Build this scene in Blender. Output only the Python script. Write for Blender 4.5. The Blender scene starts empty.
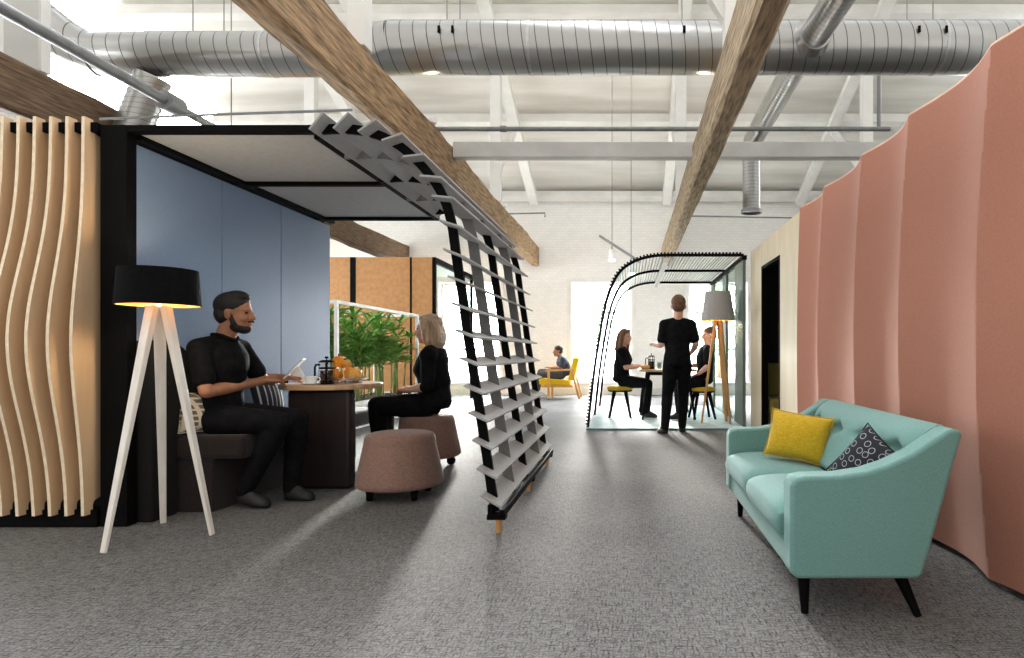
import bpy, math, random
from mathutils import Vector, Matrix
random.seed(7)
sc = bpy.context.scene
COL = sc.collection
PI = math.pi
V = Vector

# ------------------------------------------------------------------ materials
def lin(c):
    out = []
    for v in c[:3]:
        v /= 255.0
        out.append(v / 12.92 if v <= 0.04045 else ((v + 0.055) / 1.055) ** 2.4)
    return (*out, 1.0)

def base_mat(name):
    m = bpy.data.materials.new(name)
    m.use_nodes = True
    nt = m.node_tree
    return m, nt, nt.nodes['Principled BSDF'], nt.nodes, nt.links

def mat(name, c1, c2=None, rough=0.6, metal=0.0, scale=8.0, stretch=(1, 1, 1), bump=0.0, bscale=None, spec=0.4, detail=4, ramp=(0.35, 0.65), sheen=0.0):
    m, nt, b, N, L = base_mat(name)
    b.inputs['Roughness'].default_value = rough
    b.inputs['Metallic'].default_value = metal
    b.inputs['Specular IOR Level'].default_value = spec
    if sheen:
        b.inputs['Sheen Weight'].default_value = sheen
    tc = N.new('ShaderNodeTexCoord'); mp = N.new('ShaderNodeMapping')
    mp.inputs['Scale'].default_value = stretch
    L.new(tc.outputs['Object'], mp.inputs['Vector'])
    nz = N.new('ShaderNodeTexNoise'); nz.inputs['Scale'].default_value = scale; nz.inputs['Detail'].default_value = detail
    L.new(mp.outputs[0], nz.inputs['Vector'])
    if c2 is None:
        c2 = tuple(min(255, v * 1.1 + 2) for v in c1)
    r = N.new('ShaderNodeValToRGB')
    r.color_ramp.elements[0].position = ramp[0]; r.color_ramp.elements[0].color = lin(c1)
    r.color_ramp.elements[1].position = ramp[1]; r.color_ramp.elements[1].color = lin(c2)
    L.new(nz.outputs['Fac'], r.inputs['Fac']); L.new(r.outputs['Color'], b.inputs['Base Color'])
    if bump:
        n2 = N.new('ShaderNodeTexNoise'); n2.inputs['Scale'].default_value = bscale or scale * 3; n2.inputs['Detail'].default_value = 3
        L.new(mp.outputs[0], n2.inputs['Vector'])
        bp = N.new('ShaderNodeBump'); bp.inputs['Strength'].default_value = bump; bp.inputs['Distance'].default_value = 0.01
        L.new(n2.outputs['Fac'], bp.inputs['Height']); L.new(bp.outputs['Normal'], b.inputs['Normal'])
    return m

def fabric(name, c1, c2, scale=120, bump=0.25, rough=0.9, sheen=0.15):
    # woven cloth: thread noise stretched two ways
    m, nt, b, N, L = base_mat(name)
    b.inputs['Roughness'].default_value = rough
    b.inputs['Specular IOR Level'].default_value = 0.2
    b.inputs['Sheen Weight'].default_value = sheen
    tc = N.new('ShaderNodeTexCoord')
    outs = []
    for st in ((1, 1, 8), (8, 8, 1)):
        mp = N.new('ShaderNodeMapping'); mp.inputs['Scale'].default_value = st
        L.new(tc.outputs['Object'], mp.inputs['Vector'])
        nz = N.new('ShaderNodeTexNoise'); nz.inputs['Scale'].default_value = scale / 4; nz.inputs['Detail'].default_value = 2
        L.new(mp.outputs[0], nz.inputs['Vector']); outs.append(nz)
    mx = N.new('ShaderNodeMath'); mx.operation = 'ADD'
    L.new(outs[0].outputs['Fac'], mx.inputs[0]); L.new(outs[1].outputs['Fac'], mx.inputs[1])
    hf = N.new('ShaderNodeMath'); hf.operation = 'MULTIPLY'; hf.inputs[1].default_value = 0.5
    L.new(mx.outputs[0], hf.inputs[0])
    r = N.new('ShaderNodeValToRGB')
    r.color_ramp.elements[0].position = 0.38; r.color_ramp.elements[0].color = lin(c1)
    r.color_ramp.elements[1].position = 0.62; r.color_ramp.elements[1].color = lin(c2)
    L.new(hf.outputs[0], r.inputs['Fac']); L.new(r.outputs['Color'], b.inputs['Base Color'])
    bp = N.new('ShaderNodeBump'); bp.inputs['Strength'].default_value = bump; bp.inputs['Distance'].default_value = 0.003
    L.new(hf.outputs[0], bp.inputs['Height']); L.new(bp.outputs['Normal'], b.inputs['Normal'])
    return m

def emit(name, c, s):
    m = bpy.data.materials.new(name); m.use_nodes = True
    nt = m.node_tree; nt.nodes.clear()
    o = nt.nodes.new('ShaderNodeOutputMaterial'); e = nt.nodes.new('ShaderNodeEmission')
    e.inputs['Color'].default_value = lin(c); e.inputs['Strength'].default_value = s
    nt.links.new(e.outputs[0], o.inputs['Surface'])
    return m

def glass(name, tint=(255, 255, 255), gloss=0.08, rough=0.02):
    m = bpy.data.materials.new(name); m.use_nodes = True
    nt = m.node_tree; nt.nodes.clear()
    o = nt.nodes.new('ShaderNodeOutputMaterial'); t = nt.nodes.new('ShaderNodeBsdfTransparent')
    g = nt.nodes.new('ShaderNodeBsdfGlossy'); mx = nt.nodes.new('ShaderNodeMixShader')
    t.inputs['Color'].default_value = lin(tint); g.inputs['Roughness'].default_value = rough
    mx.inputs['Fac'].default_value = gloss
    nt.links.new(t.outputs[0], mx.inputs[1]); nt.links.new(g.outputs[0], mx.inputs[2]); nt.links.new(mx.outputs[0], o.inputs['Surface'])
    return m

def carpet_mat():
    m, nt, b, N, L = base_mat('carpet')
    b.inputs['Roughness'].default_value = 0.85; b.inputs['Specular IOR Level'].default_value = 0.25
    tc = N.new('ShaderNodeTexCoord')
    def noise(st, s, d=3):
        mp = N.new('ShaderNodeMapping'); mp.inputs['Scale'].default_value = st
        L.new(tc.outputs['Object'], mp.inputs['Vector'])
        n = N.new('ShaderNodeTexNoise'); n.inputs['Scale'].default_value = s; n.inputs['Detail'].default_value = d
        L.new(mp.outputs[0], n.inputs['Vector']); return n.outputs['Fac']
    a = noise((1, 6, 1), 20); c = noise((6, 1, 1), 20); f = noise((1, 1, 1), 120, 3); g = noise((1, 1, 1), 1.3)
    def mth(op, x, y):
        k = N.new('ShaderNodeMath'); k.operation = op
        for i, q in enumerate((x, y)):
            if isinstance(q, (int, float)): k.inputs[i].default_value = q
            else: L.new(q, k.inputs[i])
        return k.outputs[0]
    mn = mth('MINIMUM', a, c)
    s = mth('MULTIPLY', mth('ADD', mth('MULTIPLY', mn, 1.5), mth('ADD', mth('MULTIPLY', f, 1.0), mth('MULTIPLY', g, 0.3))), 0.55)
    r = N.new('ShaderNodeValToRGB')
    e = r.color_ramp.elements
    e[0].position = 0.55; e[0].color = lin((40, 40, 39))
    e[1].position = 0.86; e[1].color = lin((124, 123, 121))
    k = e.new(0.68); k.color = lin((84, 83, 82))
    L.new(s, r.inputs['Fac']); L.new(r.outputs['Color'], b.inputs['Base Color'])
    bp = N.new('ShaderNodeBump'); bp.inputs['Strength'].default_value = 0.5; bp.inputs['Distance'].default_value = 0.006
    L.new(s, bp.inputs['Height']); L.new(bp.outputs['Normal'], b.inputs['Normal'])
    return m

def brick_mat():
    m, nt, b, N, L = base_mat('white_brick')
    b.inputs['Roughness'].default_value = 0.7
    tc = N.new('ShaderNodeTexCoord'); mp = N.new('ShaderNodeMapping')
    mp.inputs['Rotation'].default_value = (PI / 2, 0, 0)
    L.new(tc.outputs['Object'], mp.inputs['Vector'])
    br = N.new('ShaderNodeTexBrick'); br.inputs['Scale'].default_value = 4.0
    br.inputs['Color1'].default_value = lin((244, 243, 240)); br.inputs['Color2'].default_value = lin((238, 237, 234)); br.inputs['Mortar'].default_value = lin((224, 224, 222))
    br.inputs['Mortar Size'].default_value = 0.012
    L.new(mp.outputs[0], br.inputs['Vector']); L.new(br.outputs['Color'], b.inputs['Base Color'])
    bp = N.new('ShaderNodeBump'); bp.inputs['Strength'].default_value = 0.4; bp.inputs['Distance'].default_value = 0.01; bp.invert = True
    L.new(br.outputs['Fac'], bp.inputs['Height']); L.new(bp.outputs['Normal'], b.inputs['Normal'])
    return m

def duct_mat(name, axis, period, tilt=0.12):
    # galvanised spiral duct: fine dark lock seams at regular pitch
    m, nt, b, N, L = base_mat(name)
    b.inputs['Metallic'].default_value = 0.85; b.inputs['Roughness'].default_value = 0.28
    tc = N.new('ShaderNodeTexCoord'); sp = N.new('ShaderNodeSeparateXYZ'); L.new(tc.outputs['Object'], sp.inputs[0])
    ad = N.new('ShaderNodeMath'); ad.operation = 'MULTIPLY_ADD'; ad.inputs[1].default_value = tilt
    L.new(sp.outputs['Z'], ad.inputs[0]); L.new(sp.outputs[axis], ad.inputs[2])
    md = N.new('ShaderNodeMath'); md.operation = 'PINGPONG'; md.inputs[1].default_value = period / 2
    L.new(ad.outputs[0], md.inputs[0])
    r = N.new('ShaderNodeValToRGB'); e = r.color_ramp.elements
    dv = N.new('ShaderNodeMath'); dv.operation = 'DIVIDE'; dv.inputs[1].default_value = period / 2
    L.new(md.outputs[0], dv.inputs[0]); L.new(dv.outputs[0], r.inputs['Fac'])
    e[0].position = 0.03; e[0].color = lin((84, 84, 82)); e[1].position = 0.10; e[1].color = lin((172, 172, 170))
    L.new(r.outputs['Color'], b.inputs['Base Color'])
    bp = N.new('ShaderNodeBump'); bp.inputs['Strength'].default_value = 0.3; bp.inputs['Distance'].default_value = 0.006
    L.new(r.outputs['Color'], bp.inputs['Height'])
    nz = N.new('ShaderNodeTexNoise'); nz.inputs['Scale'].default_value = 5
    L.new(tc.outputs['Object'], nz.inputs['Vector'])
    b2 = N.new('ShaderNodeBump'); b2.inputs['Strength'].default_value = 0.15; b2.inputs['Distance'].default_value = 0.05
    L.new(nz.outputs['Fac'], b2.inputs['Height']); L.new(bp.outputs['Normal'], b2.inputs['Normal']); L.new(b2.outputs['Normal'], b.inputs['Normal'])
    return m

def ring_fabric():
    # black cushion printed with small white rings
    m, nt, b, N, L = base_mat('ring_print')
    b.inputs['Roughness'].default_value = 0.9
    tc = N.new('ShaderNodeTexCoord')
    mp = N.new('ShaderNodeMapping'); mp.inputs['Scale'].default_value = (1, 1, 1); L.new(tc.outputs['UV'], mp.inputs['Vector'])
    vo = N.new('ShaderNodeTexVoronoi'); vo.voronoi_dimensions = '2D'; vo.inputs['Scale'].default_value = 24; vo.inputs['Randomness'].default_value = 0.35
    L.new(mp.outputs[0], vo.inputs['Vector'])
    r = N.new('ShaderNodeValToRGB'); r.color_ramp.interpolation = 'CONSTANT'
    e = r.color_ramp.elements; e[0].position = 0; e[0].color = lin((30, 32, 38)); e[1].position = 0.26; e[1].color = lin((160, 162, 166))
    k = e.new(0.33); k.color = lin((30, 32, 38))
    L.new(vo.outputs['Distance'], r.inputs['Fac']); L.new(r.outputs['Color'], b.inputs['Base Color'])
    return m

def stripe_mat(name, ca, cb, period, axis, duty=0.3, second=None):
    m, nt, b, N, L = base_mat(name)
    b.inputs['Roughness'].default_value = 0.9
    tc = N.new('ShaderNodeTexCoord'); sp = N.new('ShaderNodeSeparateXYZ'); L.new(tc.outputs['Object'], sp.inputs[0])
    def st(ax):
        d = N.new('ShaderNodeMath'); d.operation = 'DIVIDE'; d.inputs[1].default_value = period; L.new(sp.outputs[ax], d.inputs[0])
        f = N.new('ShaderNodeMath'); f.operation = 'FRACT'; L.new(d.outputs[0], f.inputs[0])
        g = N.new('ShaderNodeMath'); g.operation = 'LESS_THAN'; g.inputs[1].default_value = duty; L.new(f.outputs[0], g.inputs[0])
        return g.outputs[0]
    s = st(axis)
    if second:
        k = N.new('ShaderNodeMath'); k.operation = 'MAXIMUM'; L.new(s, k.inputs[0]); L.new(st(second), k.inputs[1]); s = k.outputs[0]
    mx = N.new('ShaderNodeMix'); mx.data_type = 'RGBA'
    mx.inputs['A'].default_value = lin(ca); mx.inputs['B'].default_value = lin(cb)
    L.new(s, mx.inputs['Factor']); L.new(mx.outputs['Result'], b.inputs['Base Color'])
    return m

M = {}
M['carpet'] = carpet_mat()
M['brick'] = brick_mat()
M['white'] = mat('white_paint', (226, 225, 221), (238, 237, 234), 0.65, scale=2.5, bump=0.05)
M['ceil'] = mat('ceiling_board', (205, 202, 195), (232, 230, 225), 0.75, scale=1.2, stretch=(0.3, 2.5, 1), bump=0.05, bscale=6)
M['greywhite'] = mat('grey_white_paint', (196, 195, 191), (208, 207, 203), 0.6, scale=3)
M['timber'] = mat('old_timber', (92, 72, 50), (178, 146, 108), 0.85, scale=9, stretch=(5, 0.5, 5), bump=1.0, bscale=10, detail=12, ramp=(0.3, 0.7))
M['timber_grey'] = mat('old_grey_timber', (98, 84, 64), (172, 150, 120), 0.85, scale=9, stretch=(5, 0.5, 5), bump=1.0, bscale=10, detail=12, ramp=(0.3, 0.7))
M['timber_dark'] = mat('old_dark_timber', (74, 58, 44), (128, 104, 80), 0.85, scale=9, stretch=(5, 0.5, 5), bump=1.0, bscale=10, detail=12, ramp=(0.3, 0.7))
M['ply'] = mat('birch_ply', (214, 182, 144), (228, 198, 162), 0.5, scale=3, stretch=(3, 3, 0.4), bump=0.03, bscale=20)
M['ply_edge'] = mat('ply_edge', (232, 212, 180), (242, 226, 200), 0.55, scale=30)
M['ply_pale'] = mat('pale_ply', (192, 178, 150), (204, 190, 164), 0.5, scale=2.2, stretch=(2, 2, 0.4))
M['osb'] = mat('warm_board', (168, 120, 72), (182, 134, 84), 0.6, scale=14, bump=0.1)
M['black'] = mat('black_metal', (9, 9, 10), (12, 12, 13), 0.6, scale=10, spec=0.05)
M['black_soft'] = mat('black_felt', (11, 11, 12), (17, 17, 18), 0.95, scale=80, bump=0.2)
M['blue'] = fabric('slate_blue_panel', (126, 150, 182), (134, 158, 190), 150, 0.04, rough=0.3, sheen=0.0)
M['ceilfab'] = fabric('grey_ceiling_felt', (176, 180, 184), (190, 194, 198), 150, 0.2)
M['felt'] = fabric('grey_louvre_felt', (150, 150, 149), (168, 168, 167), 160, 0.2)
M['felt_dark'] = fabric('dark_grey_felt', (96, 96, 96), (114, 114, 114), 160, 0.2)
M['peach'] = fabric('terracotta_cloth', (160, 106, 86), (172, 118, 98), 260, 0.2)
M['peach_rim'] = mat('pale_binding', (196, 160, 138), None, 0.9)
M['teal'] = fabric('teal_sofa_cloth', (98, 139, 133), (118, 158, 152), 420, 0.3)
M['mustard'] = fabric('mustard_cloth', (186, 150, 28), (212, 176, 48), 140, 0.3)
M['ring'] = ring_fabric()
M['stripe'] = stripe_mat('navy_stripe', (44, 48, 58), (214, 216, 218), 0.05, 'Y', 0.22)
M['plaid'] = stripe_mat('beige_plaid', (92, 84, 74), (190, 180, 164), 0.035, 'Y', 0.35, 'Z')
M['ottoman'] = fabric('mauve_tweed', (122, 94, 84), (152, 122, 110), 160, 0.35)
M['bench'] = fabric('dark_plum_cloth', (30, 24, 24), (42, 34, 33), 120, 0.2)
M['darkwood'] = mat('wenge', (26, 16, 18), (38, 24, 27), 0.5, scale=5, stretch=(6, 6, 0.5))
M['tabletop'] = mat('oak_top', (176, 140, 104), (198, 164, 128), 0.45, scale=6, stretch=(0.5, 6, 1))
M['oak'] = mat('oak_leg', (196, 144, 84), (214, 164, 104), 0.5, scale=6, stretch=(4, 4, 0.5))
M['palewood'] = mat('pale_ash', (222, 216, 206), (234, 229, 220), 0.5, scale=6, stretch=(4, 4, 0.5))
M['shade_black'] = mat('black_shade', (12, 12, 13), (17, 17, 18), 0.9, spec=0.08, scale=60, bump=0.1)
M['gold'] = mat('gold_lining', (222, 172, 96), (234, 188, 112), 0.4, metal=0.4, scale=10)
M['shade_grey'] = fabric('grey_linen', (170, 166, 164), (186, 182, 180), 140, 0.2)
M['bulb'] = emit('bulb_glow', (255, 205, 130), 26)
M['spotglow'] = emit('spot_glow', (255, 240, 215), 12)
M['chrome'] = mat('brushed_steel', (178, 178, 178), (196, 196, 196), 0.3, metal=0.9, scale=20)
M['pipe'] = mat('grey_pipe', (128, 130, 132), (142, 144, 146), 0.45, metal=0.3, scale=10)
M['duct'] = duct_mat('spiral_duct', 'X', 0.13)
M['ducty'] = duct_mat('spiral_duct_small', 'Y', 0.07)
M['ductz'] = duct_mat('flexible_duct', 'Z', 0.05, 0.0)
M['green'] = mat('sage_panel', (92, 108, 100), (106, 122, 113), 0.55, scale=2)
M['glass'] = glass('clear_glass')
M['tealglass'] = glass('tinted_glass', (236, 244, 241), 0.1)
M['slatgrey'] = mat('canopy_slat', (158, 170, 168), (176, 188, 185), 0.5, scale=10)
M['rug'] = mat('aqua_carpet', (176, 200, 204), (206, 222, 224), 0.9, scale=9, bump=0.2)
M['rug_edge'] = mat('teal_edge', (66, 128, 128), None, 0.8)
M['leaf'] = mat('leaf', (84, 134, 56), (146, 192, 92), 0.5, scale=9)
M['cane'] = mat('cane', (124, 142, 74), (150, 160, 96), 0.6, scale=12)
M['soil'] = mat('soil', (44, 34, 26), (66, 52, 40), 0.95, scale=40, bump=0.6)
M['whitemetal'] = mat('white_metal', (236, 236, 234), None, 0.4)
M['pumpkin'] = mat('orange_gourd', (226, 136, 26), (242, 166, 48), 0.45, scale=10)
M['pumpkin2'] = mat('pale_gourd', (228, 150, 52), (240, 184, 96), 0.45, scale=10)
M['stalk'] = mat('gourd_stalk', (118, 100, 62), None, 0.8)
M['ceramic'] = mat('white_ceramic', (240, 240, 238), None, 0.25)
M['coffee'] = glass('coffee_glass', (60, 40, 32), 0.12)
M['darkglass'] = mat('coffee_in_glass', (26, 20, 18), (34, 26, 22), 0.12, scale=5)
M['screen'] = mat('tablet_screen', (24, 26, 30), None, 0.15)
M['skin_tan'] = mat('tan_skin', (158, 108, 80), (176, 124, 94), 0.55, scale=14)
M['skin_fair'] = mat('fair_skin', (206, 156, 132), (222, 174, 150), 0.55, scale=14)
M['hair_black'] = mat('black_hair', (22, 18, 16), (36, 29, 25), 0.6, scale=30, stretch=(1, 1, 0.3), bump=0.4, bscale=60)
M['hair_blond'] = mat('ash_blond_hair', (150, 124, 100), (196, 168, 140), 0.5, scale=40, stretch=(1, 1, 0.15), bump=0.4, bscale=60)
M['hair_brown'] = mat('brown_hair', (92, 62, 40), (132, 92, 60), 0.5, scale=40, stretch=(1, 1, 0.15), bump=0.4, bscale=60)
M['hair_short'] = mat('cropped_brown_hair', (88, 64, 46), (112, 84, 62), 0.7, scale=40, bump=0.4)
M['shirt'] = mat('black_shirt', (13, 14, 16), (22, 23, 25), 0.9, spec=0.1, scale=20, bump=0.3, bscale=14)
M['shirt_navy'] = mat('navy_shirt', (50, 58, 72), (66, 74, 90), 0.85, scale=20, bump=0.3)
M['trousers'] = mat('black_trousers', (14, 14, 17), (22, 22, 26), 0.9, spec=0.1, scale=20, bump=0.3, bscale=14)
M['trousers_grey'] = mat('grey_trousers', (70, 70, 74), (84, 84, 88), 0.85, scale=20)
M['shoe'] = mat('black_shoe', (18, 18, 19), (30, 30, 31), 0.5, scale=20)
M['eye'] = mat('dark_eye', (30, 22, 18), None, 0.2)
M['olive'] = fabric('olive_cloth', (150, 136, 70), (168, 152, 84), 100, 0.2)
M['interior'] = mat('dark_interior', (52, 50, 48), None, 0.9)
M['tree'] = mat('tree_leaves', (150, 188, 150), (190, 216, 186), 0.8, scale=6)
M['paving'] = mat('paving', (186, 186, 180), (200, 200, 196), 0.9, scale=4)
M['yellow'] = fabric('yellow_chair_cloth', (214, 176, 16), (230, 194, 34), 100, 0.2)

# ------------------------------------------------------------------ mesh builder
class MB:
    def __init__(s): s.v = []; s.f = []; s.m = []; s.mi = 0
    def add(s, vs, fs):
        n = len(s.v); s.v += [V(p) for p in vs]; s.f += [[i + n for i in f] for f in fs]; s.m += [s.mi] * len(fs)
        return s
    def box(s, x0, x1, y0, y1, z0, z1):
        vs = [(x, y, z) for z in (z0, z1) for y in (y0, y1) for x in (x0, x1)]
        return s.add(vs, [(0, 2, 3, 1), (4, 5, 7, 6), (0, 1, 5, 4), (2, 6, 7, 3), (0, 4, 6, 2), (1, 3, 7, 5)])
    def obox(s, c, ax, ay, az, hx, hy, hz):
        c = V(c); ax = V(ax).normalized() * hx; ay = V(ay).normalized() * hy; az = V(az).normalized() * hz
        vs = [c + ax * i + ay * j + az * k for k in (-1, 1) for j in (-1, 1) for i in (-1, 1)]
        return s.add(vs, [(0, 2, 3, 1), (4, 5, 7, 6), (0, 1, 5, 4), (2, 6, 7, 3), (0, 4, 6, 2), (1, 3, 7, 5)])
    def bar(s, p, q, w, t, up=(0, 0, 1), w2=None, t2=None):
        # rectangular bar from p to q, optionally tapering
        p = V(p); q = V(q); d = (q - p).normalized(); u = V(up)
        a = d.cross(u)
        if a.length < 1e-4: a = d.cross(V((1, 0, 0)))
        a.normalize(); b = a.cross(d).normalized()
        w2 = w if w2 is None else w2; t2 = t if t2 is None else t2
        vs = []
        for c, ww, tt in ((p, w, t), (q, w2, t2)):
            for i, j in ((-1, -1), (1, -1), (1, 1), (-1, 1)): vs.append(c + a * i * ww / 2 + b * j * tt / 2)
        return s.add(vs, [(3, 2, 1, 0), (4, 5, 6, 7), (0, 1, 5, 4), (1, 2, 6, 5), (2, 3, 7, 6), (3, 0, 4, 7)])
    def rings(s, rs, cap=True, close=True):
        n = len(rs[0]); vs = [p for r in rs for p in r]; fs = []
        for k in range(len(rs) - 1):
            for i in range(n if close else n - 1):
                j = (i + 1) % n
                fs.append((k * n + i, k * n + j, (k + 1) * n + j, (k + 1) * n + i))
        if cap:
            fs.append(tuple(range(n - 1, -1, -1))); o = (len(rs) - 1) * n; fs.append(tuple(range(o, o + n)))
        return s.add(vs, fs)
    def tube(s, pts, r, n=12, cap=True, round_=False, sx=1.0):
        pts = [V(p) for p in pts]
        if not isinstance(r, (list, tuple)): r = [r] * len(pts)
        r = list(r)
        if round_:
            d0 = (pts[0] - pts[1]).normalized(); d1 = (pts[-1] - pts[-2]).normalized()
            pre = [(pts[0] + d0 * r[0] * math.sin(a), r[0] * math.cos(a)) for a in (1.45, 1.0, 0.5)]
            post = [(pts[-1] + d1 * r[-1] * math.sin(a), r[-1] * math.cos(a)) for a in (0.5, 1.0, 1.45)]
            pts = [p for p, _ in pre] + pts + [p for p, _ in post]; r = [q for _, q in pre] + r + [q for _, q in post]
        rs = []; prev = None
        for i, p in enumerate(pts):
            t = (pts[min(i + 1, len(pts) - 1)] - pts[max(i - 1, 0)]).normalized()
            if prev is None:
                a = t.orthogonal().normalized()
                for c in ((0, 0, 1), (1, 0, 0)):
                    k = V(c) - t * t.dot(V(c))
                    if k.length > 0.3: a = k.normalized(); break
            else:
                a = (prev - t * prev.dot(t)).normalized()
            prev = a; b = t.cross(a)
            rs.append([p + (a * math.cos(2 * PI * j / n) + b * math.sin(2 * PI * j / n) * sx) * r[i] for j in range(n)])
        return s.rings(rs, cap)
    def lathe(s, prof, c=(0, 0, 0), n=32, cap=False, fn=None):
        c = V(c); rs = []
        for r, z in prof:
            rs.append([c + V((r * math.cos(2 * PI * j / n) * (fn(2 * PI * j / n) if fn else 1), r * math.sin(2 * PI * j / n) * (fn(2 * PI * j / n) if fn else 1), z)) for j in range(n)])
        return s.rings(rs, cap)
    def ell(s, c, rad, axes=None, n=16, k=10):
        c = V(c); X, Y, Z = axes or (V((1, 0, 0)), V((0, 1, 0)), V((0, 0, 1)))
        rs = []
        for i in range(k + 1):
            a = -PI / 2 + PI * (0.02 + 0.96 * i / k)
            rs.append([c + X * (rad[0] * math.cos(a) * math.cos(2 * PI * j / n)) + Y * (rad[1] * math.cos(a) * math.sin(2 * PI * j / n)) + Z * (rad[2] * math.sin(a)) for j in range(n)])
        return s.rings(rs, True)
    def prism(s, poly, d0, d1, plane='xz'):
        # extrude a closed 2D polygon along the missing axis
        n = len(poly)
        def P(a, b, d):
            return {'xz': (a, d, b), 'xy': (a, b, d), 'yz': (d, a, b)}[plane]
        vs = [P(a, b, d0) for a, b in poly] + [P(a, b, d1) for a, b in poly]
        fs = [tuple(range(n)), tuple(range(2 * n - 1, n - 1, -1))] + [(i, i + n, (i + 1) % n + n, (i + 1) % n) for i in range(n)]
        return s.add(vs, fs)
    def build(s, name, material, parent=None, bevel=0, seg=2, smooth=False, world=True, subsurf=0, fix=True):
        me = bpy.data.meshes.new(name)
        vs = s.v
        if parent is not None and world:
            inv = wm(parent).inverted(); vs = [inv @ p for p in vs]
        me.from_pydata([tuple(p) for p in vs], [], s.f)
        mats = material if isinstance(material, (list, tuple)) else [material]
        for q in mats: me.materials.append(q)
        for p, k in zip(me.polygons, s.m): p.material_index = k
        if fix:
            import bmesh
            bm = bmesh.new(); bm.from_mesh(me); bmesh.ops.recalc_face_normals(bm, faces=bm.faces); bm.to_mesh(me); bm.free()
        if smooth:
            for p in me.polygons: p.use_smooth = True
        me.update()
        o = bpy.data.objects.new(name, me); COL.objects.link(o)
        if parent is not None: o.parent = parent
        if bevel:
            b = o.modifiers.new('bevel', 'BEVEL'); b.width = bevel; b.segments = seg; b.limit_method = 'ANGLE'; b.angle_limit = 0.6
        if subsurf:
            k = o.modifiers.new('sub', 'SUBSURF'); k.levels = subsurf; k.render_levels = subsurf
        if smooth == 'auto':
            for p in me.polygons: p.use_smooth = True
            try: me.set_sharp_from_angle(angle=0.7)
            except Exception: pass
        return o

def wm(o):
    m = Matrix.Translation(o.location) @ Matrix.Rotation(o.rotation_euler.z, 4, 'Z')
    return (wm(o.parent) @ m) if o.parent else m

def thing(name, label, cat, loc=(0, 0, 0), rz=0, group=None):
    o = bpy.data.objects.new(name, None); COL.objects.link(o)
    o.empty_display_size = 0.1
    o.location = loc; o.rotation_euler = (0, 0, rz)
    tag(o, label, cat, group)
    return o
def tag(o, label, cat, group=None):
    o['label'] = label; o['category'] = cat
    if group: o['group'] = group
    return o
def struct(o): o['kind'] = 'structure'; return o
def dup(root, loc, rz, label, group=None):
    r = root.copy(); COL.objects.link(r); r.location = loc; r.rotation_euler = (0, 0, rz)
    r['label'] = label
    if group: r['group'] = group
    for ch in list(root.children):
        c = ch.copy(); COL.objects.link(c); c.parent = r
        for g in list(ch.children):
            d = g.copy(); COL.objects.link(d); d.parent = c
    return r
def bake(o, voxel, smooth_it=5, factor=0.5):
    # union of the overlapping volumes into one continuous skin
    r = o.modifiers.new('r', 'REMESH'); r.mode = 'VOXEL'; r.voxel_size = voxel; r.use_smooth_shade = True
    k = o.modifiers.new('s', 'SMOOTH'); k.iterations = smooth_it; k.factor = factor
    dg = bpy.context.evaluated_depsgraph_get(); dg.update()
    me = bpy.data.meshes.new_from_object(o.evaluated_get(dg))
    old = o.data; o.modifiers.clear(); o.data = me; bpy.data.meshes.remove(old); me.name = o.name
    for p in me.polygons: p.use_smooth = True
    return o

# ------------------------------------------------------------------ camera
# eye 1 m above the floor, looking straight down the room (+Y), rising/shifted lens
FPX = 600.0; VPX, VPY = 630.0, 352.0
cd = bpy.data.cameras.new('camera'); cam = bpy.data.objects.new('camera', cd); COL.objects.link(cam)
cam.location = (0, 0, 1.0); cam.rotation_euler = (PI / 2, 0, 0)
cd.sensor_fit = 'HORIZONTAL'; cd.sensor_width = 36; cd.lens = FPX / 1024 * 36
cd.shift_x = -(VPX - 512) / 1024; cd.shift_y = (VPY - 329) / 1024
cd.clip_start = 0.05; sc.camera = cam
def at(px, py, d):
    # real point that the photograph shows at px, py when it stands d metres away
    return V(((px - VPX) / FPX * d, d, 1.0 - (py - VPY) / FPX * d))

# ------------------------------------------------------------------ room shell
RX0, RX1, RY0, RY1 = -8.0, 7.0, -2.5, 14.0
struct(MB().box(RX0, RX1, RY0, RY1 + 0.3, -0.1, 0).build('floor', M['carpet']))
# window openings in the back wall: (x0, x1, z0, z1)
WINS = [(-1.36, 0.02, 0.30, 2.62), (1.36, 2.74, 0.30, 2.62), (-4.45, -3.05, 0.30, 2.62), (-7.2, -5.8, 0.30, 2.62)]
WT = 4.6
def wall_with_holes(name, a0, a1, zt, holes, mk, material):
    mb = MB(); xs = sorted(holes)
    cur = a0
    for (h0, h1, z0, z1) in xs:
        mk(mb, cur, h0, 0, zt); mk(mb, h0, h1, 0, z0); mk(mb, h0, h1, z1, zt); cur = h1
    mk(mb, cur, a1, 0, zt)
    return struct(mb.build(name, material))
wall_with_holes('wall_back', RX0, RX1, WT, WINS, lambda mb, a, b, z0, z1: mb.box(a, b, RY1, RY1 + 0.35, z0, z1), M['brick'])
LW = [(1.0, 3.2, 0.5, 3.2), (6.2, 8.4, 0.5, 3.2), (9.4, 11.8, 0.5, 3.2)]
wall_with_holes('wall_left', RY0, RY1, WT, LW, lambda mb, a, b, z0, z1: mb.box(RX0 - 0.3, RX0, a, b, z0, z1), M['white'])
wall_with_holes('wall_right', RY0, RY1, WT, [], lambda mb, a, b, z0, z1: mb.box(RX1, RX1 + 0.3, a, b, z0, z1), M['white'])

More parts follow.
